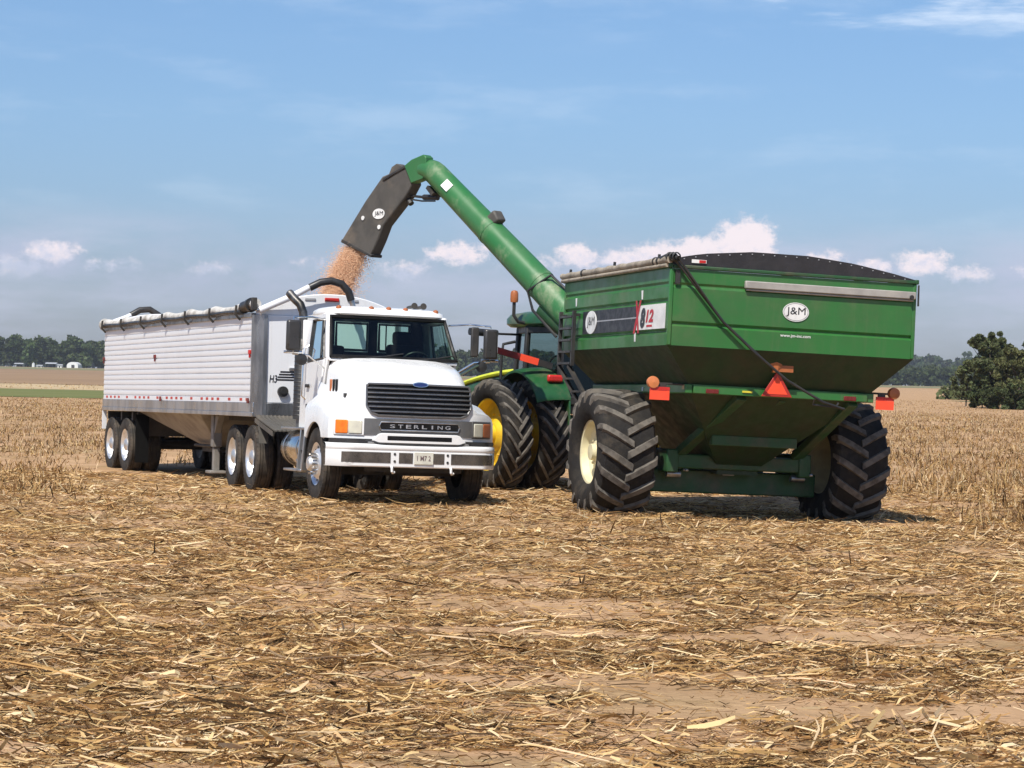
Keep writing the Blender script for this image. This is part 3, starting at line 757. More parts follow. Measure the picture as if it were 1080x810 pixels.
en = MB(); en.tube([(-.66, -TW + .01, Z1 + .17), (-.30, -TW, Z1 + .19), (-.05, -TW, Z1 + .20)], [.10, .085, .085], 12); en.tube([(-.30, -TW, Z1 + .19), (-.2, -TW, Z1 + .20)], .115, 12); en.build('roll_end', BLACK, roll)
ec = MB(); ec.tube([(-.06, -TW, Z1 + .20), (.03, -TW, Z1 + .205)], .085, 14); ec.build('end_cap', W_TARP, roll)
rc = MB(); rc.lathe([(.001, 0), (.13, .02), (.12, .07), (.001, .09)], 14, (-TL - .02, -TW + .015, Z1 + .13), axis='x'); rc.build('end_cap', W_TARP, roll)
# swing arms with black spring hoses
ar = MB(); ar.box(.05, .16, -TW - .10, -TW - .02, Z1 + .10, Z1 + .30); ar.build('crank_bracket', DARK, roll, bevel=.01)
sw1 = MB(); sw1.tube([(.16, -TW + .02, Z1 + .10), (.26, -.72, Z1 + .33), (.30, -.42, Z1 + .50)], [.055, .055, .05], 10); sw1o = sw1.build('tarp_arm', W_TRL, R)
sw2 = MB(); sw2.tube([(.30, -.44, Z1 + .48), (.33, -.27, Z1 + .57), (.35, -.10, Z1 + .60), (.36, .07, Z1 + .56), (.36, .19, Z1 + .44), (.36, .24, Z1 + .30)], .062, 12); sw2.build('spring_hose', BLACK, sw1o)
sw3 = MB(); sw3.tube([(.36, .235, Z1 + .32), (.36, .36, Z1 - .05)], .045, 10); sw3.build('arm_tube', ALU, sw1o)
sb = MB(); sb.tube([(-TL - .05, -TW + .02, Z1 + .13), (-TL - .06, -.78, Z1 + .30), (-TL - .06, -.62, Z1 + .38)], .05, 10); sbo = sb.build('tarp_arm', W_TRL, R)
sb = MB(); sb.tube([(-TL - .06, -.68, Z1 + .35), (-TL - .06, -.5, Z1 + .46), (-TL - .06, -.3, Z1 + .48), (-TL - .06, -.12, Z1 + .38), (-TL - .06, -.05, Z1 + .20)], .065, 12); sb.build('spring_hose', BLACK, sbo)
# front wall decals and fittings
dc = MB(); text_mb('H3', (.132, -.955, 1.78), (0, 1, 0), (0, 0, 1), .13, .12, .004, mb=dc, shear=.2)
for k in range(4): dc.box(.13, .134, -.90 + .02 * k, -.56 + .01 * k, 1.755 + .042 * k, 1.78 + .042 * k)
dc.build('wall_lettering', DECK_K, fwo)
cn = MB(); cn.tube([(.13, -.80, 1.58), (.19, -.80, 1.58)], .085, 18); cn.tube([(.19, -.80, 1.58), (.21, -.80, 1.58)], .045, 12); cn.build('gladhand_socket', BLACK, fwo)
sh = MB(); sh.box(.13, .2, -.70, -.25, 1.935, 1.96); sh.build('wall_ledge', ALU, fwo)
bl_ = MB(); bl_.box(.02, .06, -TW - .0, -TW + .1, 1.43, 1.5); 
BLACK_F = mat('flap_rubber', (.010, .010, .010), .9, spec=.05)
# hopper and frame
hp = MB(); yT, yB = 1.12, .45
def hop(x0, x1, b0, b1, zb):
    hp.hexa([(b0, -yB, zb), (b1, -yB, zb), (b1, yB, zb), (b0, yB, zb), (x0, -yT, Z0 + .03), (x1, -yT, Z0 + .03), (x1, yT, Z0 + .03), (x0, yT, Z0 + .03)])
hop(-8.3, -3.7, -5.6, -4.7, .56)
hp.build('hopper', HOPP, R, bevel=.02)
ht = MB(); ht.box(-5.65, -4.6, -.5, .5, .49, .558); ht.tube([(-5.7, -.62, .6), (-4.6, -.62, .6)], .03, 8); ht.build('hopper_gate', DARK, R)
fr2 = MB()
for y in (-.5, .5): fr2.box(-TL + .05, -8.2, y - .06, y + .06, .86, 1.17)
for x in (-TL + .15, -9.3, -8.4): fr2.box(x - .05, x + .05, -1.15, 1.15, 1.0, 1.16)
fr2.box(-3.6, -.1, -.6, .6, 1.08, 1.17); fr2.box(-8.25, -8.15, -1.1, 1.1, .7, 1.15)
fr2.build('underframe', DARK, R)
xr1, xr2 = -TL + .60, -TL + .60 + 1.245
a2 = MB()
for x in (xr1, xr2): a2.tube([(x, -.95, .52), (x, .95, .52)], .08, 10)
for y in (-.5, .5):
    a2.box(xr1 - .45, xr2 + .5, y - .04, y + .04, .66, .72); a2.lathe([(.12, .0), (.14, .05), (.14, .14), (.12, .2)], 12, ((xr1 + xr2) / 2, y, .70), axis='z')
a2.build('axle', DARK, R)
for y in (-.95, .95):
    lg = MB(); lg.box(-3.2, -3.04, y - .08, y + .08, .62, 1.17); lg.box(-3.175, -3.065, y - .055, y + .055, .22, .619); lg.box(-3.28, -2.96, y - .14, y + .14, .17, .219)
    lg.hexa([(-3.045, y - .06, .85), (-2.8, y - .06, 1.16), (-2.8, y + .06, 1.16), (-3.045, y + .06, .85), (-3.045, y - .06, 1.0), (-3.0, y - .06, 1.17), (-3.0, y + .06, 1.17), (-3.045, y + .06, 1.0)])
    lg.build('landing_leg', HOPP, R, bevel=.01)
for y in (-1.0, 1.0):
    mf = MB(); mf.box(xr2 + .80, xr2 + .815, *sorted((math.copysign(1.19, y), math.copysign(.93, y))), .20, 1.12); mf.build('mud_flap', BLACK_F, R)
# white rear drop post
for y in (-TW + .03, TW - .03):
    dp = MB(); dp.box(-TL, -TL + .07, y - .04, y + .04, .80, 1.17); dp.build('rear_post', W_TRL, R)
bb = MB(); bb.box(-TL, -TL + .08, -1.1, 1.1, .55, .65); bb.build('rear_bumper', DARK, R)
w0 = road_wheel(R, (xr1, -1.07, .52), -1); c = copy_tree(w0, R); c.location = (xr2, -1.07, .52)
w0 = road_wheel(R, (xr1, 1.07, .52), 1); c = copy_tree(w0, R); c.location = (xr2, 1.07, .52)
for x in (xr1, xr2):
    for y in (-1.0, 1.0): contact(M_TRAIL, x, y)
# ================================================================== grain cart
G = empty('grain_cart', M_CART)
tag(G, 'green grain cart on two huge tyres with orange triangle on its back', 'grain cart')
W, CL, z1, z0, zs = 1.739, 4.6, 3.287, 2.293, 1.81
insS, insR = .446, .346
def gprof(grooves):
    pr = [(0, z1)]
    for zg, d in grooves: pr += [(0, zg + .035), (-d, zg + .006), (-d, zg - .004), (.004, zg - .034)]
    return pr + [(0, z0)]
def wall(mb, a, b, nrm, grooves):
    pr = gprof(grooves); n = len(pr); nx, ny = nrm
    vs = []
    for (x, y) in (a, b): vs += [(x + nx * o, y + ny * o, z) for o, z in pr]
    vs += [(a[0] - nx * .06, a[1] - ny * .06, z0), (a[0] - nx * .06, a[1] - ny * .06, z1), (b[0] - nx * .06, b[1] - ny * .06, z0), (b[0] - nx * .06, b[1] - ny * .06, z1)]
    fs = [(j, j + 1, n + j + 1, n + j) for j in range(n - 1)]
    k = 2 * n; fs += [(n - 1, k, k + 2, 2 * n - 1), (k, k + 1, k + 3, k + 2), (k + 1, 0, n, k + 3), tuple(range(n)) + (k, k + 1), tuple(reversed(range(n, 2 * n))) + (k + 3, k + 2)]
    mb.add(vs, fs)
e = .05
for nm, a, b, nr, gr, m in (('rear_wall', (0, W - e), (0, -W + e), (-1, 0), [(3.075, .016), (2.575, .03)], GREEN),
                            ('front_wall', (CL, W - e), (CL, -W + e), (1, 0), [(3.075, .016)], GREEN),
                            ('side_wall', (e, W), (CL - e, W), (0, 1), [(3.085, .016), (2.875, .03), (2.475, .03)], GREEN),
                            ('side_wall', (e, -W), (CL - e, -W), (0, -1), [(3.085, .016), (2.875, .03), (2.475, .03)], GREEN)):
    mb = MB(); wall(mb, a, b, nr, gr); mb.build(nm, m, G, ang=15)
cpst = MB()
for x in (0, CL):
    for sy in (-1, 1):
        x0_, x1_ = (x - .006, x + e - .002) if x == 0 else (x - e + .002, x + .006)
        y0_, y1_ = (W - e + .002, W + .006) if sy > 0 else (-W - .006, -W + e - .002)
        cpst.box(x0_, x1_, y0_, y1_, z0, z1 + .002)
cpst.build('corner_post', GREEN, G, bevel=.012)
rimb = MB()
for y in (-W, W): rimb.box(-.02, CL + .02, y - .03, y + .03, z1 + .003, z1 + .065)
for x in (0, CL): rimb.box(x - .028, x + .028, -W + .031, W - .031, z1 + .003, z1 + .05)
rimb.build('top_rim', GREEN_D, G, bevel=.012)
# sloped lower tub
def frustum(mb, A, B, zt, zb, th=.03):
    (ax0, ax1, ay), (bx0, bx1, by) = A, B
    T_ = [(ax0, -ay, zt), (ax1, -ay, zt), (ax1, ay, zt), (ax0, ay, zt)]; Bt = [(bx0, -by, zb), (bx1, -by, zb), (bx1, by, zb), (bx0, by, zb)]
    for i in range(4):
        j = (i + 1) % 4
        mb.add([T_[i], T_[j], Bt[j], Bt[i]], [(0, 1, 2, 3)])
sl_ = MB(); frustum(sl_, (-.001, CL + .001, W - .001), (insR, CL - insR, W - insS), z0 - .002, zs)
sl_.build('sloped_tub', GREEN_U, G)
fl_ = MB()
for y in (-1, 1): fl_.box(insR - .02, CL - insR + .02, y * (W - insS) - .05, y * (W - insS) + .05, zs - .12, zs - .001)
for x in (insR, CL - insR): fl_.box(x - .05, x + .05, -W + insS - .045 + .1, W - insS + .045 - .1, zs - .118, zs - .003)
fl_.build('tub_flange', GREEN, G, bevel=.01)
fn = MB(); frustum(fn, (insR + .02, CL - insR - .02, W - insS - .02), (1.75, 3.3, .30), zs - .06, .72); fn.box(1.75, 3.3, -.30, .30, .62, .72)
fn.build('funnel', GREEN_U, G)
# frame, axle, struts
wx, wz, wR, trk, tw = 2.1555, .845, .88, 1.715, .80
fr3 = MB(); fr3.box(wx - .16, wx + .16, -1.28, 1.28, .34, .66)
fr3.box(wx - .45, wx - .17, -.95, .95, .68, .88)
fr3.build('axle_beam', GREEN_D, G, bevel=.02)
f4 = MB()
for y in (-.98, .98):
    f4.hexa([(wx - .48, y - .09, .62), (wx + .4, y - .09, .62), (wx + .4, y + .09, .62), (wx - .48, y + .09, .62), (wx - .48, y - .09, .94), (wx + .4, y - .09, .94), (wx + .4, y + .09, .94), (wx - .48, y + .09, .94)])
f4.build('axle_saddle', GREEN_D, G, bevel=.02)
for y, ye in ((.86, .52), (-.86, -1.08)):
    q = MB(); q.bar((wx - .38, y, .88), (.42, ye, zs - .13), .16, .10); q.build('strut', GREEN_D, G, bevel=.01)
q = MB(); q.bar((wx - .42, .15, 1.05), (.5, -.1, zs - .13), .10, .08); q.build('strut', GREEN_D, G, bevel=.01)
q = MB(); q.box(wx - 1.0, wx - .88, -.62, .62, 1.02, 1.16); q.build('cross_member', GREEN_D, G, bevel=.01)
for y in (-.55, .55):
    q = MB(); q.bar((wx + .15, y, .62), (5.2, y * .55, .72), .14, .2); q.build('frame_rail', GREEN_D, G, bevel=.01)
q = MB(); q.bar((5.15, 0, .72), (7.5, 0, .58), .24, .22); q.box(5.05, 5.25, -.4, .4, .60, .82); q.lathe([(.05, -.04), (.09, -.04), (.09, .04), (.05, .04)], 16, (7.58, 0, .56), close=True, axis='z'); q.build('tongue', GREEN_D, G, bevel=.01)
hub = MB()
for y in (-.92, .92):
    hub.tube([(wx - .35, y - .1, .60), (wx - .35, y + .1, .60)], .05, 10)
    for dx in (-.5, -.42): hub.tube([(wx + dx, y - .16, .66), (wx + dx, y - .12, .66)], .02, 8)
hub.build('pivot_pin', ALU_D, G)
q = MB(); q.box(wx - .168, wx - .162, -.05, .12, .60, .635); q.build('serial_plate', DECK_G, G)
for sd in (1, -1):
    ag_wheel(G, (wx, sd * trk, wz), sd, wR, tw, .44, 17, .27, CREAM, .16, lh=.05, lw=.105)
    contact(M_CART, wx, sd * trk); 
# decals on both flanks, badge on the back
for sd in (1, -1):
    yy = W + .007; rt = (-sd, 0, 0); up = (0, 0, 1)
    k = MB(); k.extr([(1.32, sd * yy, 2.512), (3.62, sd * yy, 2.512), (3.62, sd * yy, 2.838), (1.18, sd * yy, 2.838)], (0, sd * .003, 0)); ko = k.build('decal_band', DECK_K, G)
    k = MB(); k.box(1.16, 3.3, *sorted((sd * (yy + .004), sd * (yy + .006))), 2.672, 2.69); k.build('decal_stripe', DECK_G, ko)
    k = MB(); k.extr([(.10, sd * yy, 2.512), (1.24, sd * yy, 2.512), (1.12, sd * yy, 2.838), (.10, sd * yy, 2.838)], (0, sd * .004, 0)); kw = k.build('decal_panel', DECK_W, G)
    X = lambda q: q if sd > 0 else q
    k = MB(); text_mb('X', (1.20, sd * (yy + .006), 2.69), rt, up, .30, .44, .003, mb=k, shear=.25, bold=.05); text_mb('12', (.70 if sd > 0 else 1.0, sd * (yy + .006), 2.69), rt, up, .30, .17, .003, mb=k, shear=.2, bold=.04); k.box(.60, .82, *sorted((sd * (yy + .005), sd * (yy + .007))), 2.545, 2.572); k.build('decal_lettering', DECK_R, kw)
    k = MB(); text_mb('8', (.97 if sd > 0 else .72, sd * (yy + .007), 2.67), rt, up, .2, .27, .003, mb=k, shear=.2, bold=.05); k.build('decal_numeral', DECK_K, kw)
    ov = MB(); disc_mb((3.22, sd * (yy + .004), 2.675), rt, up, .25, .165, .006, mb=ov); oo = ov.build('badge', DECK_W, ko)
    k = MB(); text_mb('J&M', (3.22, sd * (yy + .010), 2.675), rt, up, .34, .16, .003, mb=k, bold=0); k.build('badge_lettering', DECK_K, oo)
    for (x, z) in ((3.95, 2.99), (1.25, 2.42), (1.02, 2.98)):
        k = MB(); k.extr([(x, sd * yy, z - .06), (x + .05, sd * yy, z - .06), (x + .07, sd * yy, z + .06), (x, sd * yy, z + .06)], (0, sd * .003, 0)); k.build('safety_sticker', DECK_W, G)
ov = MB(); disc_mb((-.007, -.02, 2.82), (0, -1, 0), (0, 0, 1), .185, .125, .006, mb=ov); oo = ov.build('badge', DECK_W, G)
rg = MB(); rg.tube([(-.012, -.02 + .17 * math.cos(a), 2.82 + .112 * math.sin(a)) for a in [2 * PI * k / 36 for k in range(37)]], .003, 4, caps=False); rg.build('badge_border', DECK_K, oo)
k = MB(); text_mb('J&M', (-.013, -.02, 2.82), (0, -1, 0), (0, 0, 1), .27, .125, .003, mb=k, bold=0); k.build('badge_lettering', DECK_K, oo)
k = MB(); text_mb('www.jm-inc.com', (-.006, -.03, 2.50), (0, -1, 0), (0, 0, 1), .43, .05, .003, mb=k); k.build('web_lettering', DECK_W, G)
# tarp: arched end caps, bows, roll on the near flank
def arch_z(t): return z1 + .055 + float(np.interp(t, [0, .06, .14, .32, .55, .74, .9, 1], [.06, .12, .165, .225, .225, .165, .075, .005]))
def tarch(x0, x1, n=22):
    pts = [(x0, W - .02, z1 + .052)]
    for k in range(n + 1):
        t = k / n; pts.append((x0, W - .02 - 2 * (W - .02) * t, arch_z(t)))
    pts.append((x0, -W + .02, z1 + .052))
    m_ = MB(); m_.extr(pts, (x1 - x0, 0, 0)); return m_
tarch(.0, .03).build('tarp_end', TARPB, G, ang=60); tarch(CL - .03, CL).build('tarp_end', TARPB, G, ang=60)
snap = MB()
for k in range(1, 22):
    t = k / 22; snap.box(-.008, -.001, W - .02 - 2 * (W - .02) * t - .008, W - .02 - 2 * (W - .02) * t + .008, arch_z(t) - .035, arch_z(t) - .022)
snap.build('tarp_snap', DECK_G, G)
for x in (1.1, 2.3, 3.5):
    bo = MB(); bo.tube([(x, W - .03 - 2 * (W - .03) * k / 16, arch_z(k / 16) - .03) for k in range(17)], .022, 8); bo.build('tarp_bow', ALU_D, G)
tr = MB(); tr.tube([(-.05 + (CL + .1) * k / 30, W + .03, z1 + .105 + .006 * math.sin(k * 1.7)) for k in range(31)], [.046 + .005 * math.sin(k * 2.1) for k in range(31)], 12); tro = tr.build('tarp_roll', TARPT, G)
tr = MB(); tr.tube([(.0, W + .05, z1 + .035), (CL, W + .05, z1 + .035)], .026, 10); tr.build('roll_stop', TARPT, tro)
hk = MB()
for x in (.55, 2.4, 4.45): hk.tube([(x, W - .02, z1 + .06), (x, W - .03, z1 + .21)], .022, 6)
for x in (.35, .5, 3.6): hk.lathe([(.052, -.02), (.064, 0), (.052, .02)], 14, (x, W + .03, z1 + .105), axis='x')
hk.build('tarp_catch', BLACK, tro)
jn = MB()
for k in range(3): jn.lathe([(.05, -.018), (.065, 0), (.05, .018)], 12, (-.03 - .04 * k, W + .03 - .03 * k, z1 + .14), axis='x')
jn.tube([(.25, W + .04, z1 + .13), (.0, W + .02, z1 + .17), (-.12, W - .05, z1 + .12)], .036, 10)
jn.build('roll_joint', BLACK, tro)
ad = MB(); ad.tube([(-.07, W - .02, z1 + .12), (-.065, 1.0, 2.62), (-.075, .50, 2.22)], .02, 8); ad.tube([(-.11, W - .06, z1 + .13), (-.08, 1.05, 2.66), (-.085, .52, 2.22)], .016, 8)
ad.tube([(-.08, .52, 2.23), (-.10, .10, 1.92), (-.10, -.42, 1.66), (-.05, -.75, 1.58)], .018, 8); ado = ad.build('tarp_crank_arm', BLACK, G)
ad = MB(); ad.tube([(-.10, -.30, 1.69), (-.06, -.30, 1.62), (-.06, -.62, 1.60), (-.06, -.66, 1.66)], .014, 6); ad.build('crank_handle', BLACK, ado)
k = MB(); k.box(-.04, -.008, W - .12, W - .06, z1 - .20, z1 - .02); k.build('arm_bracket', BLACK, G)
k = MB(); k.box(-.015, -.002, W - .48, W - .28, z1 + .085, z1 + .13); ko = k.build('tarp_tag', DECK_W, G); k = MB(); k.box(-.02, -.0155, W - .47, W - .38, z1 + .09, z1 + .125); k.build('red_patch', RED, ko)
sb = MB(); sb.box(-.065, -.006, -W + .03, .72, 3.085, 3.185); sb.box(-.045, -.006, -W + .05, .70, 3.055, 3.083); sbo = sb.build('light_bar', mat('bar_grey', (.36, .34, .31), .55, dust=(.5, .45, .36)), G, bevel=.012)
k = MB(); k.tube([(-.07, -W + .10, 3.11), (-.09, -W + .10, 3.11)], .03, 12); k.build('bar_knob', BLACK, sbo)
hsx = MB(); hsx.tube([(-.02, -W - .02, 3.28), (-.03, -W - .02, 3.0)], .014, 6); hsx.build('rope', BLACK, G)
# triangle, lamps
xb = insR - .14
smv = MB(); smv.extr([(xb, .33, 1.70), (xb, -.11, 1.70), (xb, .11, 2.05)], (-.012, 0, 0)); so = smv.build('slow_vehicle_triangle', mat('smv_border', (.42, .03, .02), .4), G, bevel=.01)
smv = MB(); smv.extr([(xb - .012, .26, 1.735), (xb - .012, -.04, 1.735), (xb - .012, .11, 1.975)], (-.004, 0, 0)); smv.build('triangle_face', ORNG, so)
k = MB(); k.box(xb, xb + .04, .07, .15, 1.72, 2.2); k.build('triangle_bracket', DARK, G)
k = MB(); k.box(xb - .10, xb + .06, .14, .20, 2.02, 2.16); k.lathe([(.001, -.05), (.09, -.03), (.10, .03), (.001, .04)], 14, (xb - .06, .17, 2.15), axis='x'); k.box(xb - .08, xb, -.08, .14, 2.03, 2.13); k.build('work_lamp', AMBERD, G)
k = MB(); k.box(.10, .14, -.20, -.14, 2.17, 2.25); k.build('bin_valve', BLACK, G); k = MB(); k.bar((.22, -.17, 2.12), (.30, -.17, 1.86), .06, .02); k.build('seam_strip', GREEN_D, G)
for y, lm in ((.98, REDD), (-.98, REDD)):
    k = MB(); k.box(insR - .065, insR - .051, y - .09, y + .09, 1.70, 1.76); k.build('tail_lamp', lm, G, bevel=.008)
k = MB(); k.box(insR - .065, insR - .051, .42, .56, 1.735, 1.76); k.build('yellow_reflector', mat('refl_yellow', (.7, .6, .05), .4), G)
for sd, y0, y1, lamp, zq in ((1, 1.22, 1.80, AMBER, 1.81), (-1, -1.2, -1.62, AMBERD, 1.83)):
    k = MB(); k.tube([(insR + .05, y0, zq - .01), (insR + .02, y1, zq - .01)], .014, 6); k.box(insR, insR + .03, min(y1 - .1 * sd, y1 - sd * .2), max(y1 - .1 * sd, y1 - sd * .2), zq - .14, zq); ko = k.build('lamp_arm', DARK, G)
    k = MB(); k.lathe([(.001, -.05), (.075, -.04), (.082, 0), (.075, .04), (.001, .05)], 16, (insR, y1 - sd * .03 + (.02 if sd > 0 else -.05), zq), axis='x'); k.build('amber_lamp', AMBERL if sd > 0 else AMBERD, ko)
    ya, yb = (1.56, 1.83) if sd > 0 else (-1.64, -1.38)
    k = MB(); k.box(insR - .02, insR - .005, ya, yb, zq - .225, zq - .105); ko2 = k.build('reflector', ORNG, ko); 
    k = MB(); k.box(insR - .022, insR - .003, ya, yb, zq - .103, zq - .055); k.build('reflector_top', RED, ko2)
k = MB(); k.box(insR + .02, insR + .10, W - insS + .051, W - insS + .056, 1.74, 1.80); k.build('side_reflector', mat('refl_amber', (.45, .3, .12), .5), G)
k = MB(); k.box(2.0, 2.04, W - insS + .051, W - insS + .058, 1.72, 1.77); k.build('side_stud', DECK_W, G)
# ladder
ld = MB()
for x in (3.78, 4.42): ld.box(x - .025, x + .025, W + .07, W + .12, 2.06, 2.86)
for k in range(5): ld.box(3.80, 4.40, W + .06, W + .13, 2.08 + .17 * k, 2.11 + .17 * k)
for x in (3.78, 4.42): ld.box(x - .02, x + .02, W + .01, W + .07, 2.78, 2.82)
ldo = ld.build('ladder', BLACK, G)
ld = MB()
for x in (3.72, 4.2): ld.bar((x + .2, W + .10, 2.06), (x - .55, W - .12, 1.32), .05, .05)
for t in (.25, .5, .75): ld.bar((3.92 - .75 * t, W + .10 - .22 * t, 2.06 - .74 * t), (4.4 - .75 * t, W + .10 - .22 * t, 2.06 - .74 * t), .05, .03)
ld.build('ladder_lower', DARK, ldo)
rs = MB()
for k in range(5): rs.box(3.83, 4.37, W + .055, W + .059, 2.085 + .17 * k, 2.105 + .17 * k)
rs.build('rung_tread', ALU, ldo)
# auger: world points -> cart space
MI = M_CART.inverted()
def loc(p): return MI @ Vector(p)
B_ = at(585, 315.5, 34.2); E_ = at(458, 181.5, 36.0); dv = (E_ - B_)
lowp = B_ - dv * .50
tb_ = MB(); ax_ = dv.normalized()
hd0 = Vector((dv.x, dv.y, 0)).normalized(); tq = (hd0 - Vector((0, 0, .25))).normalized()
tb_.tube([loc(lowp), loc(B_), loc(B_ + dv * .5), loc(E_ - ax_ * .05)] + [loc(E_ - ax_ * .05 + ax_ * (.17 * math.sin(a)) + tq * (.17 * (1 - math.cos(a)))) for a in (.35, .7, 1.05, 1.4)], [.24, .24, .215, .19, .187, .18, .172, .16], 28)
aug = tb_.build('auger_tube', GREEN_A, G, ang=60)
cl = MB(); bandp = B_ + dv * .52
for t in (.115, .52):
    q = B_ + dv * t; rq = .247 - .05 * t; cl.tube([loc(q - ax_ * .04), loc(q + ax_ * .04)], rq, 28)
cl.build('tube_band', GREEN_A, aug)
# hydraulic fold hinge box, upper right of tube
upv = Vector((0, 0, 1)); sdv = ax_.cross(upv).normalized(); nv = sdv.cross(ax_).normalized()
if nv.z < 0: nv = -nv
hg = MB(); q = B_ + dv * .515 + nv * .19; hg.bar(loc(q - ax_ * .05), loc(q + ax_ * .14 + nv * .06), .2, .2, up=loc(q + nv) - loc(q)); hg.build('hinge_box', SPOUT, aug, bevel=.03)
hg = MB(); hg.tube([loc(B_ - ax_ * .25 + nv * .26), loc(B_ + ax_ * .2 + nv * .30 - sdv * .12), loc(B_ + ax_ * .32 - nv * .1 - sdv * .27), loc(B_ + ax_ * .1 - nv * .3 - sdv * .2), loc(B_ - ax_ * .5 - nv * .34 - sdv * .15)], .022, 8); hg.build('hydraulic_hose', BLACK, aug)
bx_ = MB(); q = B_ - ax_ * .05; bx_.tube([loc(q - ax_ * .45 - nv * .2), loc(q + ax_ * .12 - nv * .25)], .16, 16); bx_.build('fold_gearbox', GREEN_D, aug)
# spout plane
hd = Vector((dv.x, dv.y, 0)).normalized(); pn = Vector((-hd.y, hd.x, 0))
if pn.y > 0: pn = -pn
def onp(px, py, off=0.0):
    d = ray(px, py); o = Vector((0, 0, CH)); t = (E_ + pn * off - o).dot(pn) / d.dot(pn); return o + d * t
def prismw(pts, w, name, m, par, bevel=0, o=0.):
    q = MB(); P = [loc(onp(a, b, w / 2) + pn * o) for a, b in pts]; v = loc(Vector((0, 0, 0)) - pn * w) - loc(Vector((0, 0, 0))); q.extr(P, v); return q.build(name, m, par, bevel=bevel)
prismw([(429, 175), (436.5, 168.6), (449, 163.2), (452, 166), (452, 184), (448, 189), (436, 193.6)], .17, 'auger_head', GREEN_A, aug, .012, o=.06)
spo = prismw([(403, 186), (429, 175), (435, 193.8), (428, 207), (404, 238), (398, 254), (391, 269.5), (360, 254), (362, 250), (385, 212)], .22, 'spout', SPOUT, aug, .025)
prismw([(402.5, 189.5), (404, 187.5), (436, 168.8), (437, 171.5), (415, 184), (404, 191)], .26, 'spout_lid', BLACK, spo, .01)
prismw([(409, 186), (413, 176), (418, 172.5), (424, 175), (424, 178), (411, 187)], .16, 'lid_spring_box', SPOUT, spo, .01)
prismw([(359.2, 255.5), (360.2, 252), (391.8, 268.5), (391, 271.5)], .25, 'spout_lip', DARK, spo, .01)
oc = onp(399.5, 225.5, .115); ov = MB(); rtv = loc(oc + hd * -1) - loc(oc); rtv = loc(oc - hd) - loc(oc)
R3 = lambda v: (loc(oc + v) - loc(oc))
rgt = R3(Vector((-pn.y, pn.x, 0))); 
if (M_CART.to_3x3() @ rgt).x < 0: rgt = -rgt
upx = R3(Vector((0, 0, 1))); 
disc_mb(loc(oc), rgt, upx, .14, .085, .006, mb=ov); oo = ov.build('badge', DECK_W, spo)
k = MB(); text_mb('J&M', loc(onp(399.5, 225.5, .123)), rgt, upx, .2, .085, .003, mb=k, bold=0); k.build('badge_lettering', DECK_K, oo)
for a, b in ((383, 230), (400, 239.5)):
    k = MB(); disc_mb(loc(onp(a, b, .115)), rgt, upx, .035, .036, .012, 14, k); k.build('spout_bolt', DECK_W, spo)
cy = MB(); cy.tube([loc(onp(433, 206.5, 0)), loc(onp(447, 208, 0)), loc(onp(462, 208.5, 0))], [.02, .022, .045], 8); cy.tube([loc(onp(447, 208, 0)), loc(onp(459, 208, 0))], .045, 8); cy.tube([loc(onp(432, 210, 0)), loc(onp(445, 212, 0)), loc(onp(459, 212, 0))], .014, 6)
cy.tube([loc(onp(430, 209, 0)), loc(onp(434, 215, 0))], .05, 8); cy.build('spout_cylinder', BLACK, spo)
q = MB(); cc = loc(onp(477.5, 197.5, .2) ); stv = B_ + dv * .845
pc = stv + pn * .0; 
fwd = (Vector((0, 0, CH)) - stv).normalized(); fwd = (fwd - ax_ * fwd.dot(ax_)).normalized(); tg = ax_.cross(fwd)
cq = stv + fwd * .20
k = MB(); k.extr([loc(cq + ax_ * a + tg * b) for a, b in ((-.085, -.075), (.085, -.075), (.085, .075), (-.085, .075))], loc(cq + fwd * .006) - loc(cq)); k.build('sticker', DECK_W, aug)
# a second bracket near the elbow underside
k = MB(); k.bar(loc(E_ - ax_ * .12 - nv * .22), loc(E_ - ax_ * .30 - nv * .24), .26, .06); k.build('elbow_bracket', DARK, aug)

# falling corn
pts = []; npc = 70000
top0, top1 = onp(364, 256, 0), onp(386, 266, 0); bot0, bot1 = onp(334, 322, 0), onp(366, 322, 0)
gv = []; gf = []; gc = []
rng = np.random.default_rng(5)
for i in range(npc):
    t = rng.random(); a = min(1.5, max(-.5, rng.normal(.52, .19 if rng.random() < .9 else .34))); 
    p0 = top0.lerp(top1, a); p1 = bot0.lerp(bot1, a)
    p = p0.lerp(p1, t); p += Vector((hd.x, hd.y, 0)) * (.10 * math.sin(PI * t) * (1 - a * .5)) + pn * rng.normal(0, .06) + Vector((rng.normal(0, .02), 0, 0))
    p.z += rng.normal(0, .05) - .05
    s = .0038 + rng.random() * .0032
    b = len(gv)
    for d in ((s, 0, 0), (-s, 0, 0), (0, s, 0), (0, -s, 0), (0, 0, s * 1.3), (0, 0, -s * 1.3)): gv.append((p.x + d[0], p.y + d[1], p.z + d[2]))
    gf += [(b + q[0], b + q[1], b + q[2]) for q in ((0, 2, 4), (2, 1, 4), (1, 3, 4), (3, 0, 4), (2, 0, 5), (1, 2, 5), (3, 1, 5), (0, 3, 5))]
    k = rng.random(); col = (.72 + .2 * k, .46 + .17 * k, .29 + .13 * k, 1); gc += [col] * 6
me = bpy.data.meshes.new('falling_corn'); me.from_pydata(gv, [], gf); me.materials.append(CORNM)
at_ = me.color_attributes.new('col', 'FLOAT_COLOR', 'POINT'); at_.data.foreach_set('color', np.array(gc, dtype=np.float32).ravel())
o = bpy.data.objects.new('falling_corn', me); C.objects.link(o)
tag(o, 'stream of orange corn kernels pouring from the grey spout into the trailer', 'grain', kind='stuff')

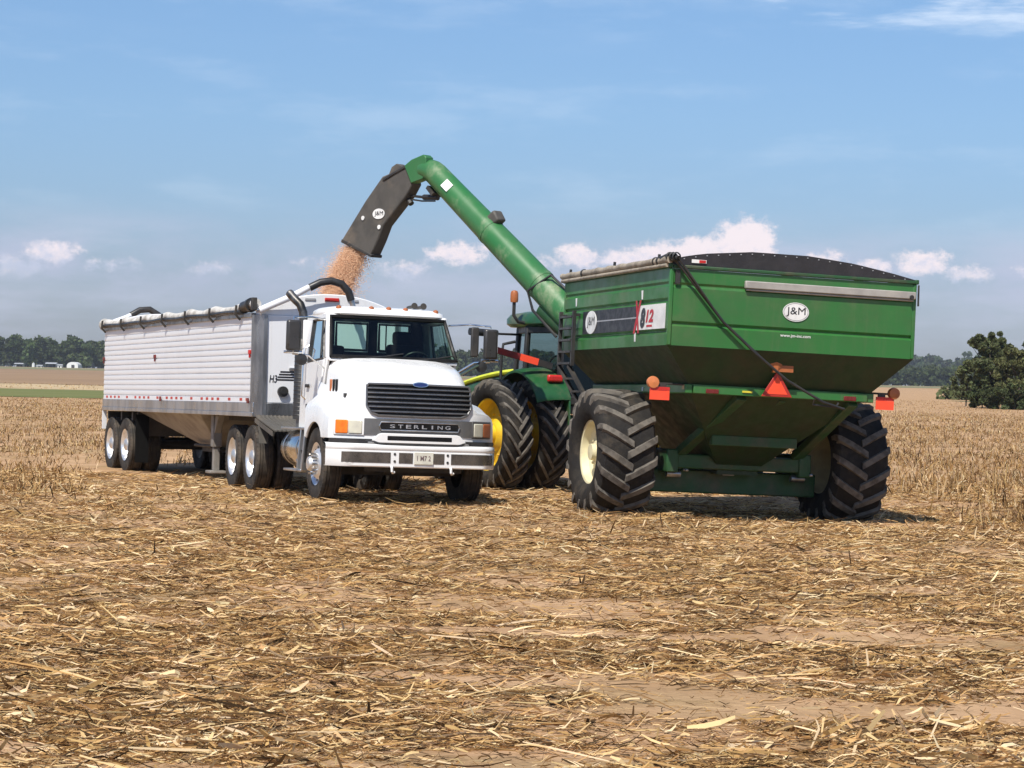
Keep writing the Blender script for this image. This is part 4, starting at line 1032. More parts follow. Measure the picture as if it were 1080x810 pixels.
# ================================================================== farm tractor
K = empty('farm_tractor', M_TRAC)
tag(K, 'green farm tractor with yellow dual rear wheels and glazed cab pulling the green cart', 'tractor')
kR, kw_ = .925, .48; kz = .90
for sd in (1, -1):
    w1 = ag_wheel(K, (0, sd * .80, kz), sd, kR, kw_, .60, 22, .36, YEL, .20, lh=.05, lw=.075)
    w2 = copy_tree(w1, K); w2.location = (0, sd * 1.47, kz)
    contact(M_TRAC, 0, sd * 1.47); contact(M_TRAC, 0, sd * .8)
    fw1 = ag_wheel(K, (3.05, sd * .95, .72), sd, .74, .44, .44, 18, .36, YEL, .12, lh=.045, lw=.07)
b = MB(); b.box(-.5, 1.2, -.42, .42, .55, 1.25); b.tube([(0, -1.7, kz), (0, 1.7, kz)], .09, 12); b.box(1.2, 3.9, -.30, .30, .60, 1.1); b.box(2.95, 3.15, -.75, .75, .62, .80); b.box(-1.25, -.4, -.06, .06, .45, .52); b.build('chassis', JGREEN, K, bevel=.03)
hz = MB()
def hoodp(u, v):
    x = 1.25 + 3.05 * u; zt = 1.98 - .34 * u ** 1.7; w = .44 - .05 * u
    a = (v - .5) * 2
    if abs(a) < .55: return (x, a / .55 * w, zt + .05 * (1 - (a / .55) ** 2))
    return (x, math.copysign(w + .02, a), zt - (abs(a) - .55) / .45 * .75)
hz.grid(hoodp, 14, 20); nose = [hoodp(1, k / 20) for k in range(21)]; hz.add(nose, [tuple(range(21))]); hzo = hz.build('hood', JGREEN, K, ang=45)
for sd in (1, -1):
    ys_ = MB(); ys_.tube([(1.25 + 3.0 * k / 12, sd * (.455 - .05 * k / 12), 1.975 - .34 * (k / 12) ** 1.7) for k in range(13)], .045, 8); ys_.build('hood_stripe', YSTR, hzo)
gl = MB(); gl.box(4.26, 4.31, -.36, .36, .95, 1.55); gl.build('nose_grille', BLACK, hzo)
# cab
cz0, cz1 = 1.50, 2.72
cb = MB()
cor = {'rl': (-.55, .62), 'rr': (-.55, -.62), 'ml': (.35, .84), 'mr': (.35, -.84), 'fl': (1.20, .60), 'fr': (1.20, -.60)}
for kx, (x, y) in cor.items():
    cb.bar((x, y, cz0 - .15), (x * .93 + .02, y * .93, cz1), .085, .085, up=(1, 0, 0))
cb.box(-.55, 1.20, -.6, .6, 1.28, 1.42); cb.bar((-.55, .60, 1.50), (-.55, -.60, 1.50), .06, .14); cb.bar((-.53, .58, cz1 - .06), (-.53, -.58, cz1 - .06), .05, .14)
cb.bar((-.53, .60, cz1 - .05), (.35, .80, cz1 - .05), .05, .12); cb.bar((.35, .80, cz1 - .05), (1.14, .56, cz1 - .05), .05, .12)
cb.bar((-.55, .64, 1.5), (.35, .84, 1.45), .05, .12); cb.bar((.35, .84, 1.45), (1.2, .6, 1.4), .05, .12)
cb.bar((-.53, -.60, cz1 - .05), (.35, -.80, cz1 - .05), .05, .12); cb.bar((.35, -.80, cz1 - .05), (1.14, -.56, cz1 - .05), .05, .12)
cbo = cb.build('cab', BLACK, K, bevel=.015)
gg = MB()
seq = ['rl', 'ml', 'fl', 'fr', 'mr', 'rr', 'rl']
for a, b in zip(seq[:-1], seq[1:]):
    (xa, ya), (xb_, yb) = cor[a], cor[b]
    m_ = MB(); m_.add([(xa, ya, 1.48), (xb_, yb, 1.48), (xb_ * .93 + .02, yb * .93, cz1 - .02), (xa * .93 + .02, ya * .93, cz1 - .02)], [(0, 1, 2, 3)]); m_.build('window', GTRAC, cbo)
rf = MB(); rgs = [ring(.98, .80, .33, cz1, e=5), ring(1.04, .86, .33, cz1 + .05, e=5), ring(1.04, .86, .33, cz1 + .14, e=5), ring(.98, .80, .33, cz1 + .22, e=5), ring(.75, .6, .33, cz1 + .27, e=4)]
vs = [p for r in rgs for p in r]; n = 40
rf.add(vs, [(i * n + k, i * n + (k + 1) % n, (i + 1) * n + (k + 1) % n, (i + 1) * n + k) for i in range(4) for k in range(n)] + [tuple(range(4 * n, 5 * n)), tuple(reversed(range(n)))])
rfo = rf.build('roof', JGREEN, K, ang=50)
for y in (-.62, .62):
    wl = MB(); wl.lathe([(.001, -.10), (.07, -.08), (.085, .0), (.085, .06)], 14, (-.74, y, cz1 + .02), axis='x'); wl.build('work_lamp', ALU, rfo)
it = MB(); it.box(.05, .5, -.28, .28, 1.42, 1.75); it.box(-.02, .12, -.27, .27, 1.6, 2.35); it.box(-.0, .1, -.15, .15, 2.32, 2.5); it.build('seat', INTER, K, bevel=.05)
it = MB(); it.box(.85, 1.1, -.3, .3, 1.42, 1.95); it.tube([(.85, 0, 1.95), (.72, 0, 2.08)], .03, 8); it.lathe([(.17, -.015), (.19, 0), (.17, .015)], 18, (.71, 0, 2.08), axis='x'); it.build('steering_column', INTER, K)
be = MB(); be.tube([(.35, .84, cz1 + .06), (.35, .98, cz1 + .08), (.35, 1.06, cz1 + .18), (.35, 1.06, cz1 + .42)], .03, 8); beo = be.build('beacon_stalk', BLACK, K)
be = MB(); be.lathe([(.001, 0), (.06, 0), (.068, .04), (.066, .15), (.05, .19), (.001, .205)], 18, (.35, 1.06, cz1 + .40), axis='z'); be.build('beacon', AMBERD, beo)
mr_ = MB(); mr_.tube([(1.1, .58, cz1 - .12), (1.1, 1.0, cz1 - .12)], .02, 8); mr_.tube([(1.1, 1.0, cz1 - .12), (1.1, 1.52, cz1 - .10)], .065, 10); mr_.build('mirror', BLACK, K)
hr = MB(); hr.tube([(.8, .80, cz1 - .25), (.8, 1.02, cz1 - .30), (.8, 1.05, cz1 - .5), (.8, 1.05, 1.3), (.8, .9, 1.25)], .026, 8); hr.build('hand_rail', BLACK, K)
for sd in (1, -1):
    fe = MB()
    def fef(u, v):
        a = math.radians(150 - 118 * u); x = 1.02 * math.cos(a) * -1; 
        return (1.03 * math.cos(math.radians(35 + 110 * u)), sd * (.55 + .62 * v), kz + 1.14 * math.sin(math.radians(35 + 110 * u)) - .06 * v ** 3)
    fe.slab(fef, 18, 4, (0, 0, -.04)); fe.extr([(.85, sd * .55, 1.1)] + [(1.02 * math.cos(math.radians(35 + 10 * k)), sd * .55, kz + 1.13 * math.sin(math.radians(35 + 10 * k))) for k in range(12)] + [(-.85, sd * .55, 1.1)], (0, sd * .03, 0)); feo = fe.build('fender', JGREEN, K)
    l = MB(); a = math.radians(128); l.box(1.03 * math.cos(a) - .06, 1.03 * math.cos(a) + .02, *sorted((sd * .62, sd * .90)), kz + 1.14 * math.sin(a) + .0, kz + 1.14 * math.sin(a) + .12); l.build('tail_lamp', RED, feo, bevel=.03)
    p0, p1 = Vector((-.44, sd * .72, 2.06)), Vector((-.42, sd * 1.82, 2.31))
    am = MB(); am.bar(p0, p1, .07, .10); amo = am.build('extremity_arm', BLACK, K)
    s1 = MB(); s1.bar(p0.lerp(p1, .24) + Vector((-.04, 0, 0)), p0.lerp(p1, .54) + Vector((-.04, 0, 0)), .01, .112); s1.build('orange_strip', ORNG, amo)
    s1 = MB(); s1.bar(p0.lerp(p1, .55) + Vector((-.04, 0, 0)), p0.lerp(p1, 1.0) + Vector((-.04, 0, 0)), .01, .105); s1.build('red_strip', REDS, amo)
lk = MB()
for y in (-.45, .45): lk.bar((-.3, y, .7), (-1.1, y, .62), .07, .10); lk.bar((-.35, y, 1.35), (-.95, y, .75), .05, .05)
lk.build('hitch_arm', DARK, K)

# ================================================================== ground
CON = np.array(CONTACT)
def vnoise(x, y, seed=0):
    xi = np.floor(x).astype(np.int64); yi = np.floor(y).astype(np.int64); xf_ = x - xi; yf_ = y - yi
    def h(a, b):
        n = (a * 374761393 + b * 668265263 + seed * 974711) & 0x7fffffff
        n = ((n ^ (n >> 13)) * 1274126177) & 0x7fffffff
        return ((n ^ (n >> 16)) & 0xffff) / 65535.0
    u = xf_ * xf_ * (3 - 2 * xf_); v = yf_ * yf_ * (3 - 2 * yf_)
    return (h(xi, yi) * (1 - u) + h(xi + 1, yi) * u) * (1 - v) + (h(xi, yi + 1) * (1 - u) + h(xi + 1, yi + 1) * u) * v
def fbm(x, y, seed=0, o=4):
    s = 0; a = .5
    for i in range(o): s = s + a * vnoise(x * 2 ** i, y * 2 ** i, seed + i * 17); a *= .5
    return s
def gz(x, y):
    x = np.asarray(x, float); y = np.asarray(y, float)
    near = np.clip(1 - (np.hypot(x, y - 25) - 60) / 120, 0, 1)
    z = (fbm(x / 1.7, y / 1.1, 3) - .47) * .10 + (fbm(x / .35, y / .28, 9, 3) - .44) * .05 + (fbm(x / 9, y / 9, 21) - .47) * .12
    z = z * near
    sw = np.zeros_like(x); sz = np.zeros_like(x); mx = np.zeros_like(x)
    for cx, cy_, cz in CON:
        d2 = (x - cx) ** 2 + (y - cy_) ** 2
        w = np.exp(-d2 / (2 * 1.7 ** 2)); sw += w; sz += w * cz; mx = np.maximum(mx, np.exp(-d2 / (2 * 1.1 ** 2)))
    base = sz / (sw + .12)
    z = base + z * (1 - .75 * mx) + .03 * mx
    yy = np.clip((y - 420) / 900, 0, 1)
    z = z + 2.0 * yy * yy * (3 - 2 * yy)
    return z
def axis(lo, hi, c0, c1, d0, g=1.045):
    pos = [c0]
    while pos[-1] < c1: pos.append(pos[-1] + d0)
    d = d0
    while pos[-1] < hi: d *= g; pos.append(pos[-1] + d)
    neg = []; p = c0; d = d0
    while p > lo: d *= g; p -= d; neg.append(p)
    return np.array(neg[::-1] + pos)
gxs = axis(-4500, 4500, -9, 9, .09); gys = axis(-300, 6500, 6, 40, .10, 1.035)
XX, YY = np.meshgrid(gxs, gys); ZZ = gz(XX, YY)
nx, ny = len(gxs), len(gys)
me = bpy.data.meshes.new('field_soil'); V = np.stack([XX, YY, ZZ], -1).reshape(-1, 3)
ii = np.arange(nx - 1)[None, :] + np.arange(ny - 1)[:, None] * nx
Q = np.stack([ii, ii + 1, ii + nx + 1, ii + nx], -1).reshape(-1, 4)
def fast_mesh(me, V, Q, k=4, smooth=True):
    V = np.ascontiguousarray(V, dtype=np.float32); Q = np.ascontiguousarray(Q, dtype=np.int32)
    me.vertices.add(len(V)); me.vertices.foreach_set('co', V.ravel())
    me.loops.add(Q.size); me.loops.foreach_set('vertex_index', Q.ravel())
    me.polygons.add(len(Q)); me.polygons.foreach_set('loop_start', np.arange(0, Q.size, k, dtype=np.int32))
    me.polygons.foreach_set('use_smooth', np.full(len(Q), smooth)); me.update(calc_edges=True)
fast_mesh(me, V, Q)
SOIL = bpy.data.materials.new('field_soil'); nt, N, L = nodes(SOIL); bs = N['Principled BSDF']; bs.inputs['Roughness'].default_value = .95; bs.inputs['Specular IOR Level'].default_value = .1
tc = N.new('ShaderNodeTexCoord')
def nz(sc, det, st=(1, 1, 1), rg=.6):
    mp = N.new('ShaderNodeMapping'); mp.inputs['Scale'].default_value = st; L.new(tc.outputs['Object'], mp.inputs[0])
    q = N.new('ShaderNodeTexNoise'); q.inputs['Scale'].default_value = sc; q.inputs['Detail'].default_value = det; q.inputs['Roughness'].default_value = rg; L.new(mp.outputs[0], q.inputs[0]); return q
def rampn(src, stops):
    r = N.new('ShaderNodeValToRGB'); el = r.color_ramp.elements
    el[0].position, el[0].color = stops[0][0], (*stops[0][1], 1); el[1].position, el[1].color = stops[-1][0], (*stops[-1][1], 1)
    for p, c in stops[1:-1]: e_ = el.new(p); e_.color = (*c, 1)
    L.new(src, r.inputs[0]); return r
def mixn(f, a, b):
    x = N.new('ShaderNodeMix'); x.data_type = 'RGBA'; L.new(f, x.inputs[0]); L.new(a, x.inputs[6]); L.new(b, x.inputs[7]); return x.outputs[2]
n1 = nz(.9, 8); soilc = rampn(n1.outputs['Fac'], [(.3, (.32, .195, .103)), (.5, (.42, .265, .148)), (.7, (.50, .33, .19))])
n2 = nz(16, 9, (.55, 1.5, 1), .8); chaff = rampn(n2.outputs['Fac'], [(.34, (.07, .042, .02)), (.45, (.21, .135, .062)), (.56, (.36, .245, .12)), (.70, (.52, .39, .21))])
n3 = nz(.45, 6, (.55, 1.6, 1)); mk = rampn(n3.outputs['Fac'], [(.48, (0, 0, 0)), (.68, (1, 1, 1))])
L.new(mixn(mk.outputs[0], soilc.outputs[0], chaff.outputs[0]), bs.inputs['Base Color'])
bpn = N.new('ShaderNodeBump'); bpn.inputs['Strength'].default_value = .6; bpn.inputs['Distance'].default_value = .03; nb_ = nz(22, 8); L.new(nb_.outputs['Fac'], bpn.inputs['Height']); L.new(bpn.outputs[0], bs.inputs['Normal'])
me.materials.append(SOIL); go_ = bpy.data.objects.new('ground', me); C.objects.link(go_)
tag(go_, 'bare tan field soil showing through the corn residue', 'ground', kind='structure')

def strip_sheet(name, label, cat, ring_fn, mat_, dz):
    """sheet between two ragged front/back edges"""
    xs_, y0_, y1_ = ring_fn
    n = len(xs_); vs = []; m = 6
    for j in range(m + 1):
        yy = y0_ + (y1_ - y0_) * j / m
        vs.append(np.stack([xs_, yy, gz(xs_, yy) + dz], -1))
    Vv = np.concatenate(vs); i2 = np.arange(n - 1)[None, :] + np.arange(m)[:, None] * n
    Qq = np.stack([i2, i2 + 1, i2 + n + 1, i2 + n], -1).reshape(-1, 4)
    me = bpy.data.meshes.new(name); fast_mesh(me, Vv, Qq); me.materials.append(mat_)
    o = bpy.data.objects.new(name, me); C.objects.link(o); tag(o, label, cat, kind='structure'); return o
GRASS = mat('far_grass', (.115, .130, .022), .9, col2=(.14, .14, .03), scale=.12, lo=.35, hi=.65, stretch=(.3, 1, 1))
STRAW = mat('far_straw', (.50, .38, .21), .9, col2=(.36, .25, .13), scale=.25, lo=.35, hi=.65, stretch=(.3, 1, 1))
TANF = mat('far_tan_field', (.235, .145, .072), .95, col2=(.28, .175, .088), scale=.02, lo=.35, hi=.65)
OLIVE = mat('far_olive_meadow', (.20, .18, .075), .95, col2=(.145, .15, .06), scale=.03, lo=.35, hi=.65)
xa = np.linspace(-420, -2, 300)
rag = (fbm(xa / 6, xa * 0, 4) - .47) * 10
strip_sheet('grass_strip', 'green grass strip across the field left of the trailer', 'grass', (xa, 140 + rag * .4, 190 + (xa + 30) * -.10 + rag), GRASS, .02)
strip_sheet('straw_strip', 'pale straw band behind the green strip', 'field', (xa, 190.5 + (xa + 30) * -.10 + rag, 245 + rag * 3), STRAW, .02)
xa2 = np.linspace(-700, 30, 200); rg2 = (fbm(xa2 / 40, xa2 * 0, 4) - .47) * 40
strip_sheet('tan_field', 'brown tilled field beyond the straw band', 'field', (xa2, 250 + rg2 * .2, 900 + rg2), TANF, .03)
strip_sheet('far_meadow', 'olive meadow in front of the far woods', 'meadow', (np.linspace(-1500, 1500, 200), np.full(200, 905.) + np.interp(np.linspace(-1500, 1500, 200), xa2, rg2), np.full(200, 2300.)), OLIVE, .05)

# ------------------------------------------------------------------ residue (numpy strips)
PAL = np.array([(.72, .51, .255), (.80, .62, .37), (.55, .345, .145), (.43, .255, .098), (.30, .165, .062), (.155, .085, .034), (.065, .039, .019), (.27, .19, .11)])
def pal(n, p, rng):
    k = rng.choice(len(PAL), n, p=np.array(p) / np.sum(p)); c = PAL[k] * rng.uniform(.82, 1.15, (n, 1)) * rng.uniform(.96, 1.04, (n, 3)); return c
def strips(P, Ln, Wd, yaw, pitch, roll, curl, K=3):
    n = len(P); d = np.stack([np.cos(yaw) * np.cos(pitch), np.sin(yaw) * np.cos(pitch), np.sin(pitch)], -1)
    s0 = np.stack([-np.sin(yaw), np.cos(yaw), np.zeros(n)], -1); nn = np.cross(d, s0)
    s = s0 * np.cos(roll)[:, None] + nn * np.sin(roll)[:, None]; nn = np.cross(d, s)
    vs = np.zeros((n, K + 1, 2, 3))
    for j in range(K + 1):
        t = j / K - .5; wv = 1.0 if 0 < j < K else .55
        c = P + d * (Ln * t)[:, None] + nn * (curl * Ln * (t * t * 4 - .3))[:, None]
        vs[:, j, 0] = c - s * (Wd * wv / 2)[:, None]; vs[:, j, 1] = c + s * (Wd * wv / 2)[:, None]
    V = vs.reshape(-1, 3); b = (np.arange(n) * (K + 1) * 2)[:, None]
    fs = np.array([[j * 2, j * 2 + 1, j * 2 + 3, j * 2 + 2] for j in range(K)]).ravel()[None, :]
    Q = (b + fs).reshape(-1, 4); return V, Q
def residue_obj(name, parts, label, cat, material, kind='stuff'):
    Vs, Qs, Cs = [], [], []; b = 0
    for V, Q, col, m in parts:
        Vs.append(V); Qs.append(Q + b); b += len(V); Cs.append(np.repeat(col, m, axis=0))
    V = np.concatenate(Vs); Q = np.concatenate(Qs); Cc = np.concatenate(Cs); Cc = np.concatenate([Cc, np.ones((len(Cc), 1))], 1)
    me = bpy.data.meshes.new(name); fast_mesh(me, V, Q, smooth=False)
    a = me.color_attributes.new('col', 'FLOAT_COLOR', 'POINT'); a.data.foreach_set('color', np.ascontiguousarray(Cc, dtype=np.float32).ravel())
    me.materials.append(material); o = bpy.data.objects.new(name, me); C.objects.link(o); tag(o, label, cat, kind=kind); return o
RESM = attr_mat('corn_residue', .85, .22, .15)
def sample(n, y0, y1, rng, power=1.0, hw=.30, pad=2.0):
    """points in a widened view wedge, density ~ 1/y**power"""
    out = []; 
    u = rng.random(n)
    if abs(power - 2) < 1e-6: y = y0 * (y1 / y0) ** u
    else:
        e_ = 2 - power; y = (y0 ** e_ + u * (y1 ** e_ - y0 ** e_)) ** (1 / e_)
    x = (rng.random(n) * 2 - 1) * (hw * y + pad); return x, y
FOOT = [(M_TRUCK, -6, 1.2, 1.25), (M_TRAIL, -10.6, 0, 1.2)]
def wheel_mask(x, y):
    d = np.full(x.shape, 9.)
    for cx, cy_, _ in CON: d = np.minimum(d, np.hypot(x - cx, y - cy_))
    return d
def bare(x, y):
    return np.clip((fbm(x / 2.6, y / .9, 31, 4) - .50 + .05 * np.clip((14 - y) / 4, 0, 1)) / .09, 0, 1) * np.clip((23 - y) / 7, 0, 1)
rng = np.random.default_rng(3)
parts = []
# fine chaff
def layer(n, y0, y1, pw, Lr, Wr, pit, probs, lift=.01, keep=.0, K=2, curl=.25, hw=.30, thin=1.0):
    x, y = sample(n, y0, y1, rng, pw, hw); m = rng.random(n) > bare(x, y) * (1 - keep)
    clump = fbm(x / .9, y / .7, 77, 3); m &= rng.random(n) < np.clip((clump - .22) / .22, .30, 1)
    x, y = x[m], y[m]; n = len(x); z = gz(x, y) + rng.random(n) ** 2 * lift
    Ln = rng.uniform(*Lr, n) * rng.uniform(.6, 1.3, n); Wd = rng.uniform(*Wr, n)
    yaw = rng.normal(0.06, .45, n) + PI * (rng.random(n) < .5); pitch = rng.normal(0, pit, n); roll = rng.normal(0, .7, n)
    z = z + np.abs(np.sin(pitch)) * Ln * .35
    V, Q = strips(np.stack([x, y, z], -1), Ln, Wd, yaw, pitch, roll, rng.normal(0, curl, n) * .5, K)
    parts.append((V, Q, pal(n, probs, rng), (K + 1) * 2))
layer(330000, 6.5, 34, 1.7, (.025, .085), (.004, .011), .24, [2.2, 1.2, 3, 2.6, 2.8, 3, 3, .6], .022, .16, 2, .5)
layer(150000, 6.5, 42, 1.4, (.06, .20), (.005, .014), .16, [2.4, 1.6, 3, 2.6, 2.6, 2.6, 2.6, .6], .035, .07, 3, .35)
layer(17000, 6.5, 42, 1.4, (.06, .15), (.012, .028), .3, [3.6, 3.4, 3, 2, 1.5, 1.4, 1.4, .4], .045, .03, 3, .8)
layer(22000, 6.5, 44, 1.3, (.2, .6), (.006, .014), .08, [2.4, 1.6, 3, 2.4, 2.2, 2.8, 3.2, .8], .04, .06, 3, .15)
residue_obj('corn_residue', parts, 'chopped corn stalks and husks flattened over the foreground soil', 'corn residue', RESM)
# pale husk heaps
parts = []
for (px, py, sc) in ((880, 790, 1.3), (95, 657, .8), (340, 668, .8), (760, 640, .7), (985, 770, 1.0), (560, 560, .7), (700, 545, .7), (275, 690, .6), (1050, 800, 1.0), (230, 795, .8)):
    d = ray(px, py); t = -CH / d.z; cx, cy_ = d.x * t, d.y * t; n = 46
    x = cx + rng.normal(0, .20 * sc, n); y = cy_ + rng.normal(0, .13 * sc, n); z = gz(x, y) + rng.random(n) * .09 * sc
    V, Q = strips(np.stack([x, y, z], -1), rng.uniform(.08, .24, n) * sc, rng.uniform(.010, .032, n), rng.normal(.1, .8, n), rng.normal(.06, .26, n), rng.normal(0, .7, n), rng.normal(0, .25, n), 3)
    parts.append((V, Q, pal(n, [4, 4, 3, 1, .6, .3, .2, .3], rng), 8))
residue_obj('corn_husks', parts, 'pale heaps of dry husks lying on the residue', 'corn residue', RESM)
# standing and leaning stubble: rows beyond the flattened strip
parts = []
def stub(n, y0, y1, pw, Lr, Wr, lean, probs, cond=None, K=2, hw=.30, curl=.12, upright=True):
    x, y = sample(n, y0, y1, rng, pw, hw)
    if upright:
        rowdir = .25; q = x * math.cos(rowdir) - y * math.sin(rowdir); q2 = np.round(q / .76) * .76 + rng.normal(0, .07, n); x = x + (q2 - q) / math.cos(rowdir)
    m = np.ones(n, bool)
    if cond is not None: m = rng.random(n) < cond(x, y) * np.clip((fbm(x / 1.6, y / 2.2, 55, 3) - .26) / .22, .10, 1)
    # nothing standing under or right at the machines' wheels
    for Mv, a0, a1, hy in ((M_TRUCK, -6.2, 1.6, 1.5), (M_TRAIL, -10.9, .3, 1.5), (M_CART, .2, 7.8, 2.3), (M_TRAC, -1.4, 4.6, 1.9)):
        Mi = Mv.inverted(); lx = Mi[0][0] * x + Mi[0][1] * y + Mi[0][3]; ly = Mi[1][0] * x + Mi[1][1] * y + Mi[1][3]
        m &= ~((lx > a0) & (lx < a1) & (np.abs(ly) < hy))
    x, y = x[m], y[m]; n = len(x); Ln = rng.uniform(*Lr, n) * np.interp(y, [30, 60, 150, 200], [.72, .6, .35, .3]) * np.where(x < 0, .75, 1.); Wd = rng.uniform(*Wr, n)
    pitch = (PI / 2 - np.abs(rng.normal(0, lean, n))) if lean > 0 else rng.uniform(.05, -lean, n); pitch = np.clip(pitch, .03, 1.6); yaw = rng.uniform(0, 2 * PI, n)
    z = gz(x, y) + np.sin(pitch) * Ln * .5 - .01
    V, Q = strips(np.stack([x, y, z], -1), Ln, Wd, yaw, pitch, rng.uniform(-1.5, 1.5, n), rng.normal(0, curl, n), K)
    parts.append((V, Q, pal(n, probs, rng) * .80, (K + 1) * 2))  # colour dimmed: the stalks' shade on one another is painted in
def zone(x, y):     # how much stands: none in the driven strip, more to the right and far left
    right = np.clip((x - (6.2 + .0 * y)) / 1.2, 0, 1) * np.clip((y - 29.5) / 1.5, 0, 1)
    left = np.clip((-x - .165 * y - .6) / 1.2, 0, 1) * np.clip((y - 30) / 3, 0, 1)
    back = np.clip((y - 44) / 4, 0, 1)
    return np.clip(np.maximum(np.maximum(right, left), back), 0, 1)
PS = [2.6, 1.4, 3.4, 3.4, 3.2, 2.8, 2.2, .4]
def cut(x, y): return zone(x, y) * np.where((x < -1) & (y > 139), 0, 1)
stub(22000, 28, 150, 1.5, (.15, .42), (.010, .020), .55, PS, cut)
stub(95000, 28, 150, 1.5, (.12, .45), (.007, .022), 1.05, PS, cut, 3, upright=False, curl=.45)
stub(110000, 28, 160, 1.4, (.10, .35), (.010, .032), 1.3, PS, cut, 2, upright=False, curl=.3)
stub(60000, 90, 300, 1.0, (.15, .40), (.03, .07), .8, [3, 3, 4, 3, 2, 1, .5, .2], lambda x, y: np.where(x > -1, 1., np.where(y < 139, 1., 0.)), 2, upright=False, curl=.2)
stub(9000, 190, 260, 1.0, (.3, .55), (.06, .16), 1.0, [4, 4, 3, 2, 1, .5, .2, .1], lambda x, y: np.where((x < -2) & (y > 193 + (x + 30) * -.1), 1., 0.), 2, upright=False)
stub(2600, 29, 48, 1.2, (.35, .62), (.010, .020), .30, [4, 3, 3, 2, 1, .5, .3, .2], lambda x, y: zone(x, y) * (x > 0), 2, curl=.08)
stub(1500, 30, 60, 1.2, (.22, .5), (.010, .022), .6, [4, 3, 3, 2, 1, .5, .3, .2], lambda x, y: zone(x, y), 3, upright=False, curl=.2)
# scattered leaning stalks in the driven strip
stub(2200, 20, 44, 1.2, (.10, .28), (.008, .016), -.6, [4, 3, 3, 2, 1, 1, .5, .5], None, 3, upright=False, curl=.15)
stub(2600, 27, 36, 1.0, (.15, .42), (.010, .020), -.75, [4, 3, 3, 2, 1, 1, .5, .5], None, 3, upright=False, curl=.12)
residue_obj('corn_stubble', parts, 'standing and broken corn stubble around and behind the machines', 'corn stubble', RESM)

# ------------------------------------------------------------------ trees
LEAF = attr_mat('leaf', .75, .30, .25)
BARK = mat('bark', (.10, .08, .06), .9, col2=(.06, .05, .04), bump=.5)
def leaf_quads(Pc, size, rng, base, var=.25):
    n = len(Pc); d = rng.normal(size=(n, 3)); d /= np.linalg.norm(d, axis=1)[:, None]; e_ = rng.normal(size=(n, 3)); s = np.cross(d, e_); s /= np.linalg.norm(s, axis=1)[:, None]
    sz = size * rng.uniform(.5, 1.3, (n, 1)); V = np.stack([Pc - d * sz - s * sz * .5, Pc - d * sz * .2 + s * sz * .7, Pc + d * sz + s * sz * .3, Pc + d * sz * .1 - s * sz * .8], 1).reshape(-1, 3)
    Q = np.arange(n * 4).reshape(-1, 4); col = np.array(base)[None] * rng.uniform(1 - var, 1 + var, (n, 1)) * rng.uniform(.92, 1.08, (n, 3)); return V, Q, col, 4
def crown_points(c, rx, ry, rz, nc, per, rng, cr=.28):
    out = []
    for i in range(nc):
        u = rng.normal(size=3); u /= np.linalg.norm(u); u = u * (rng.random() ** .4)
        cc = np.array(c) + u * np.array([rx, ry, rz]); r = cr * rx * rng.uniform(.5, 1.25)
        q = rng.normal(size=(per, 3)); q /= np.linalg.norm(q, axis=1)[:, None]; q *= (rng.random((per, 1)) ** .35) * r; q[:, 2] *= .75
        out.append(cc + q)
    return np.concatenate(out)
BUSH = ['low dark bush at the left foot of the tallest tree', 'low bush under the middle of the tree clump', 'low bush at the foot of the olive tree by the frame edge', 'low bush beyond the olive tree, furthest right of the undergrowth']
def tree(x, y, h, w, label, base, seed, nc=46, per=230, leaf=.15, trunk=.16, cz=.50, rz=.50, nm='tree'):
    rng = np.random.default_rng(seed); g0 = float(gz(np.array([x]), np.array([y]))[0])
    t = empty(nm, Matrix.Translation((x, y, g0 - .05))); tag(t, label, nm, 'trees clumped at the field edge' if nm == 'tree' else 'bushes under the clumped trees')
    tm = MB(); tm.tube([(0, 0, 0), (.05, .02, h * .2), (.1, 0, h * .42), (.05, .1, h * .65)], [trunk, trunk * .8, trunk * .55, trunk * .2], 10); to = tm.build('trunk', BARK, t)
    lm = MB()
    for k in range(7):
        a = rng.uniform(0, 2 * PI); z = h * rng.uniform(.15, .5); l = w * rng.uniform(.25, .42)
        lm.tube([(.05, 0, z), (l * .5 * math.cos(a), l * .5 * math.sin(a), z + h * .10), (l * math.cos(a), l * math.sin(a), z + h * .24)], [trunk * .4, trunk * .28, trunk * .1], 6)
    lm.build('limb', BARK, to)
    P = crown_points((0, 0, h * cz), w * .44, w * .44, h * rz * .94, nc * 2, per, rng, .165); nc *= 2
    P[:, 2] = np.abs(P[:, 2] - .1) + .1
    V, Q, col, m = leaf_quads(P, leaf, rng, base)
    cj = rng.uniform(.75, 1.3, nc).repeat(per)[:, None]; col = np.clip(col * cj, 0, 1)
    me = bpy.data.meshes.new('crown'); fast_mesh(me, V, Q, smooth=False); a = me.color_attributes.new('col', 'FLOAT_COLOR', 'POINT')
    cc = np.repeat(col, 4, axis=0); a.data.foreach_set('color', np.ascontiguousarray(np.concatenate([cc, np.ones((len(cc), 1))], 1), dtype=np.float32).ravel())
    me.materials.append(LEAF); co = bpy.data.objects.new('crown', me); C.objects.link(co); co.parent = t; return t
YB = 205.
def gx(px, Y): return (px - 540) / F * Y
mpx = YB / F
tree(gx(1043, YB), YB, 7.6, 5.6, 'tall dark rounded tree, highest of the clump at the right field edge', (.105, .12, .05), 1, 60, 230)
tree(gx(1074, YB - 6), YB - 6, 6.0, 5.0, 'lower olive bushy tree in front, cut by the right frame edge', (.13, .135, .052), 2, 44, 230, cz=.5, rz=.5)
tree(gx(1058, YB + 5), YB + 5, 6.6, 5.4, 'broad dark tree between the tallest one and the frame edge', (.10, .115, .05), 3, 44, 230, cz=.5, rz=.5)
tree(gx(1019, YB + 10), YB + 10, 4.3, 3.6, 'thin pale-leaved small tree on the left flank of the clump', (.13, .15, .07), 4, 16, 170, cz=.58, rz=.40, trunk=.09)
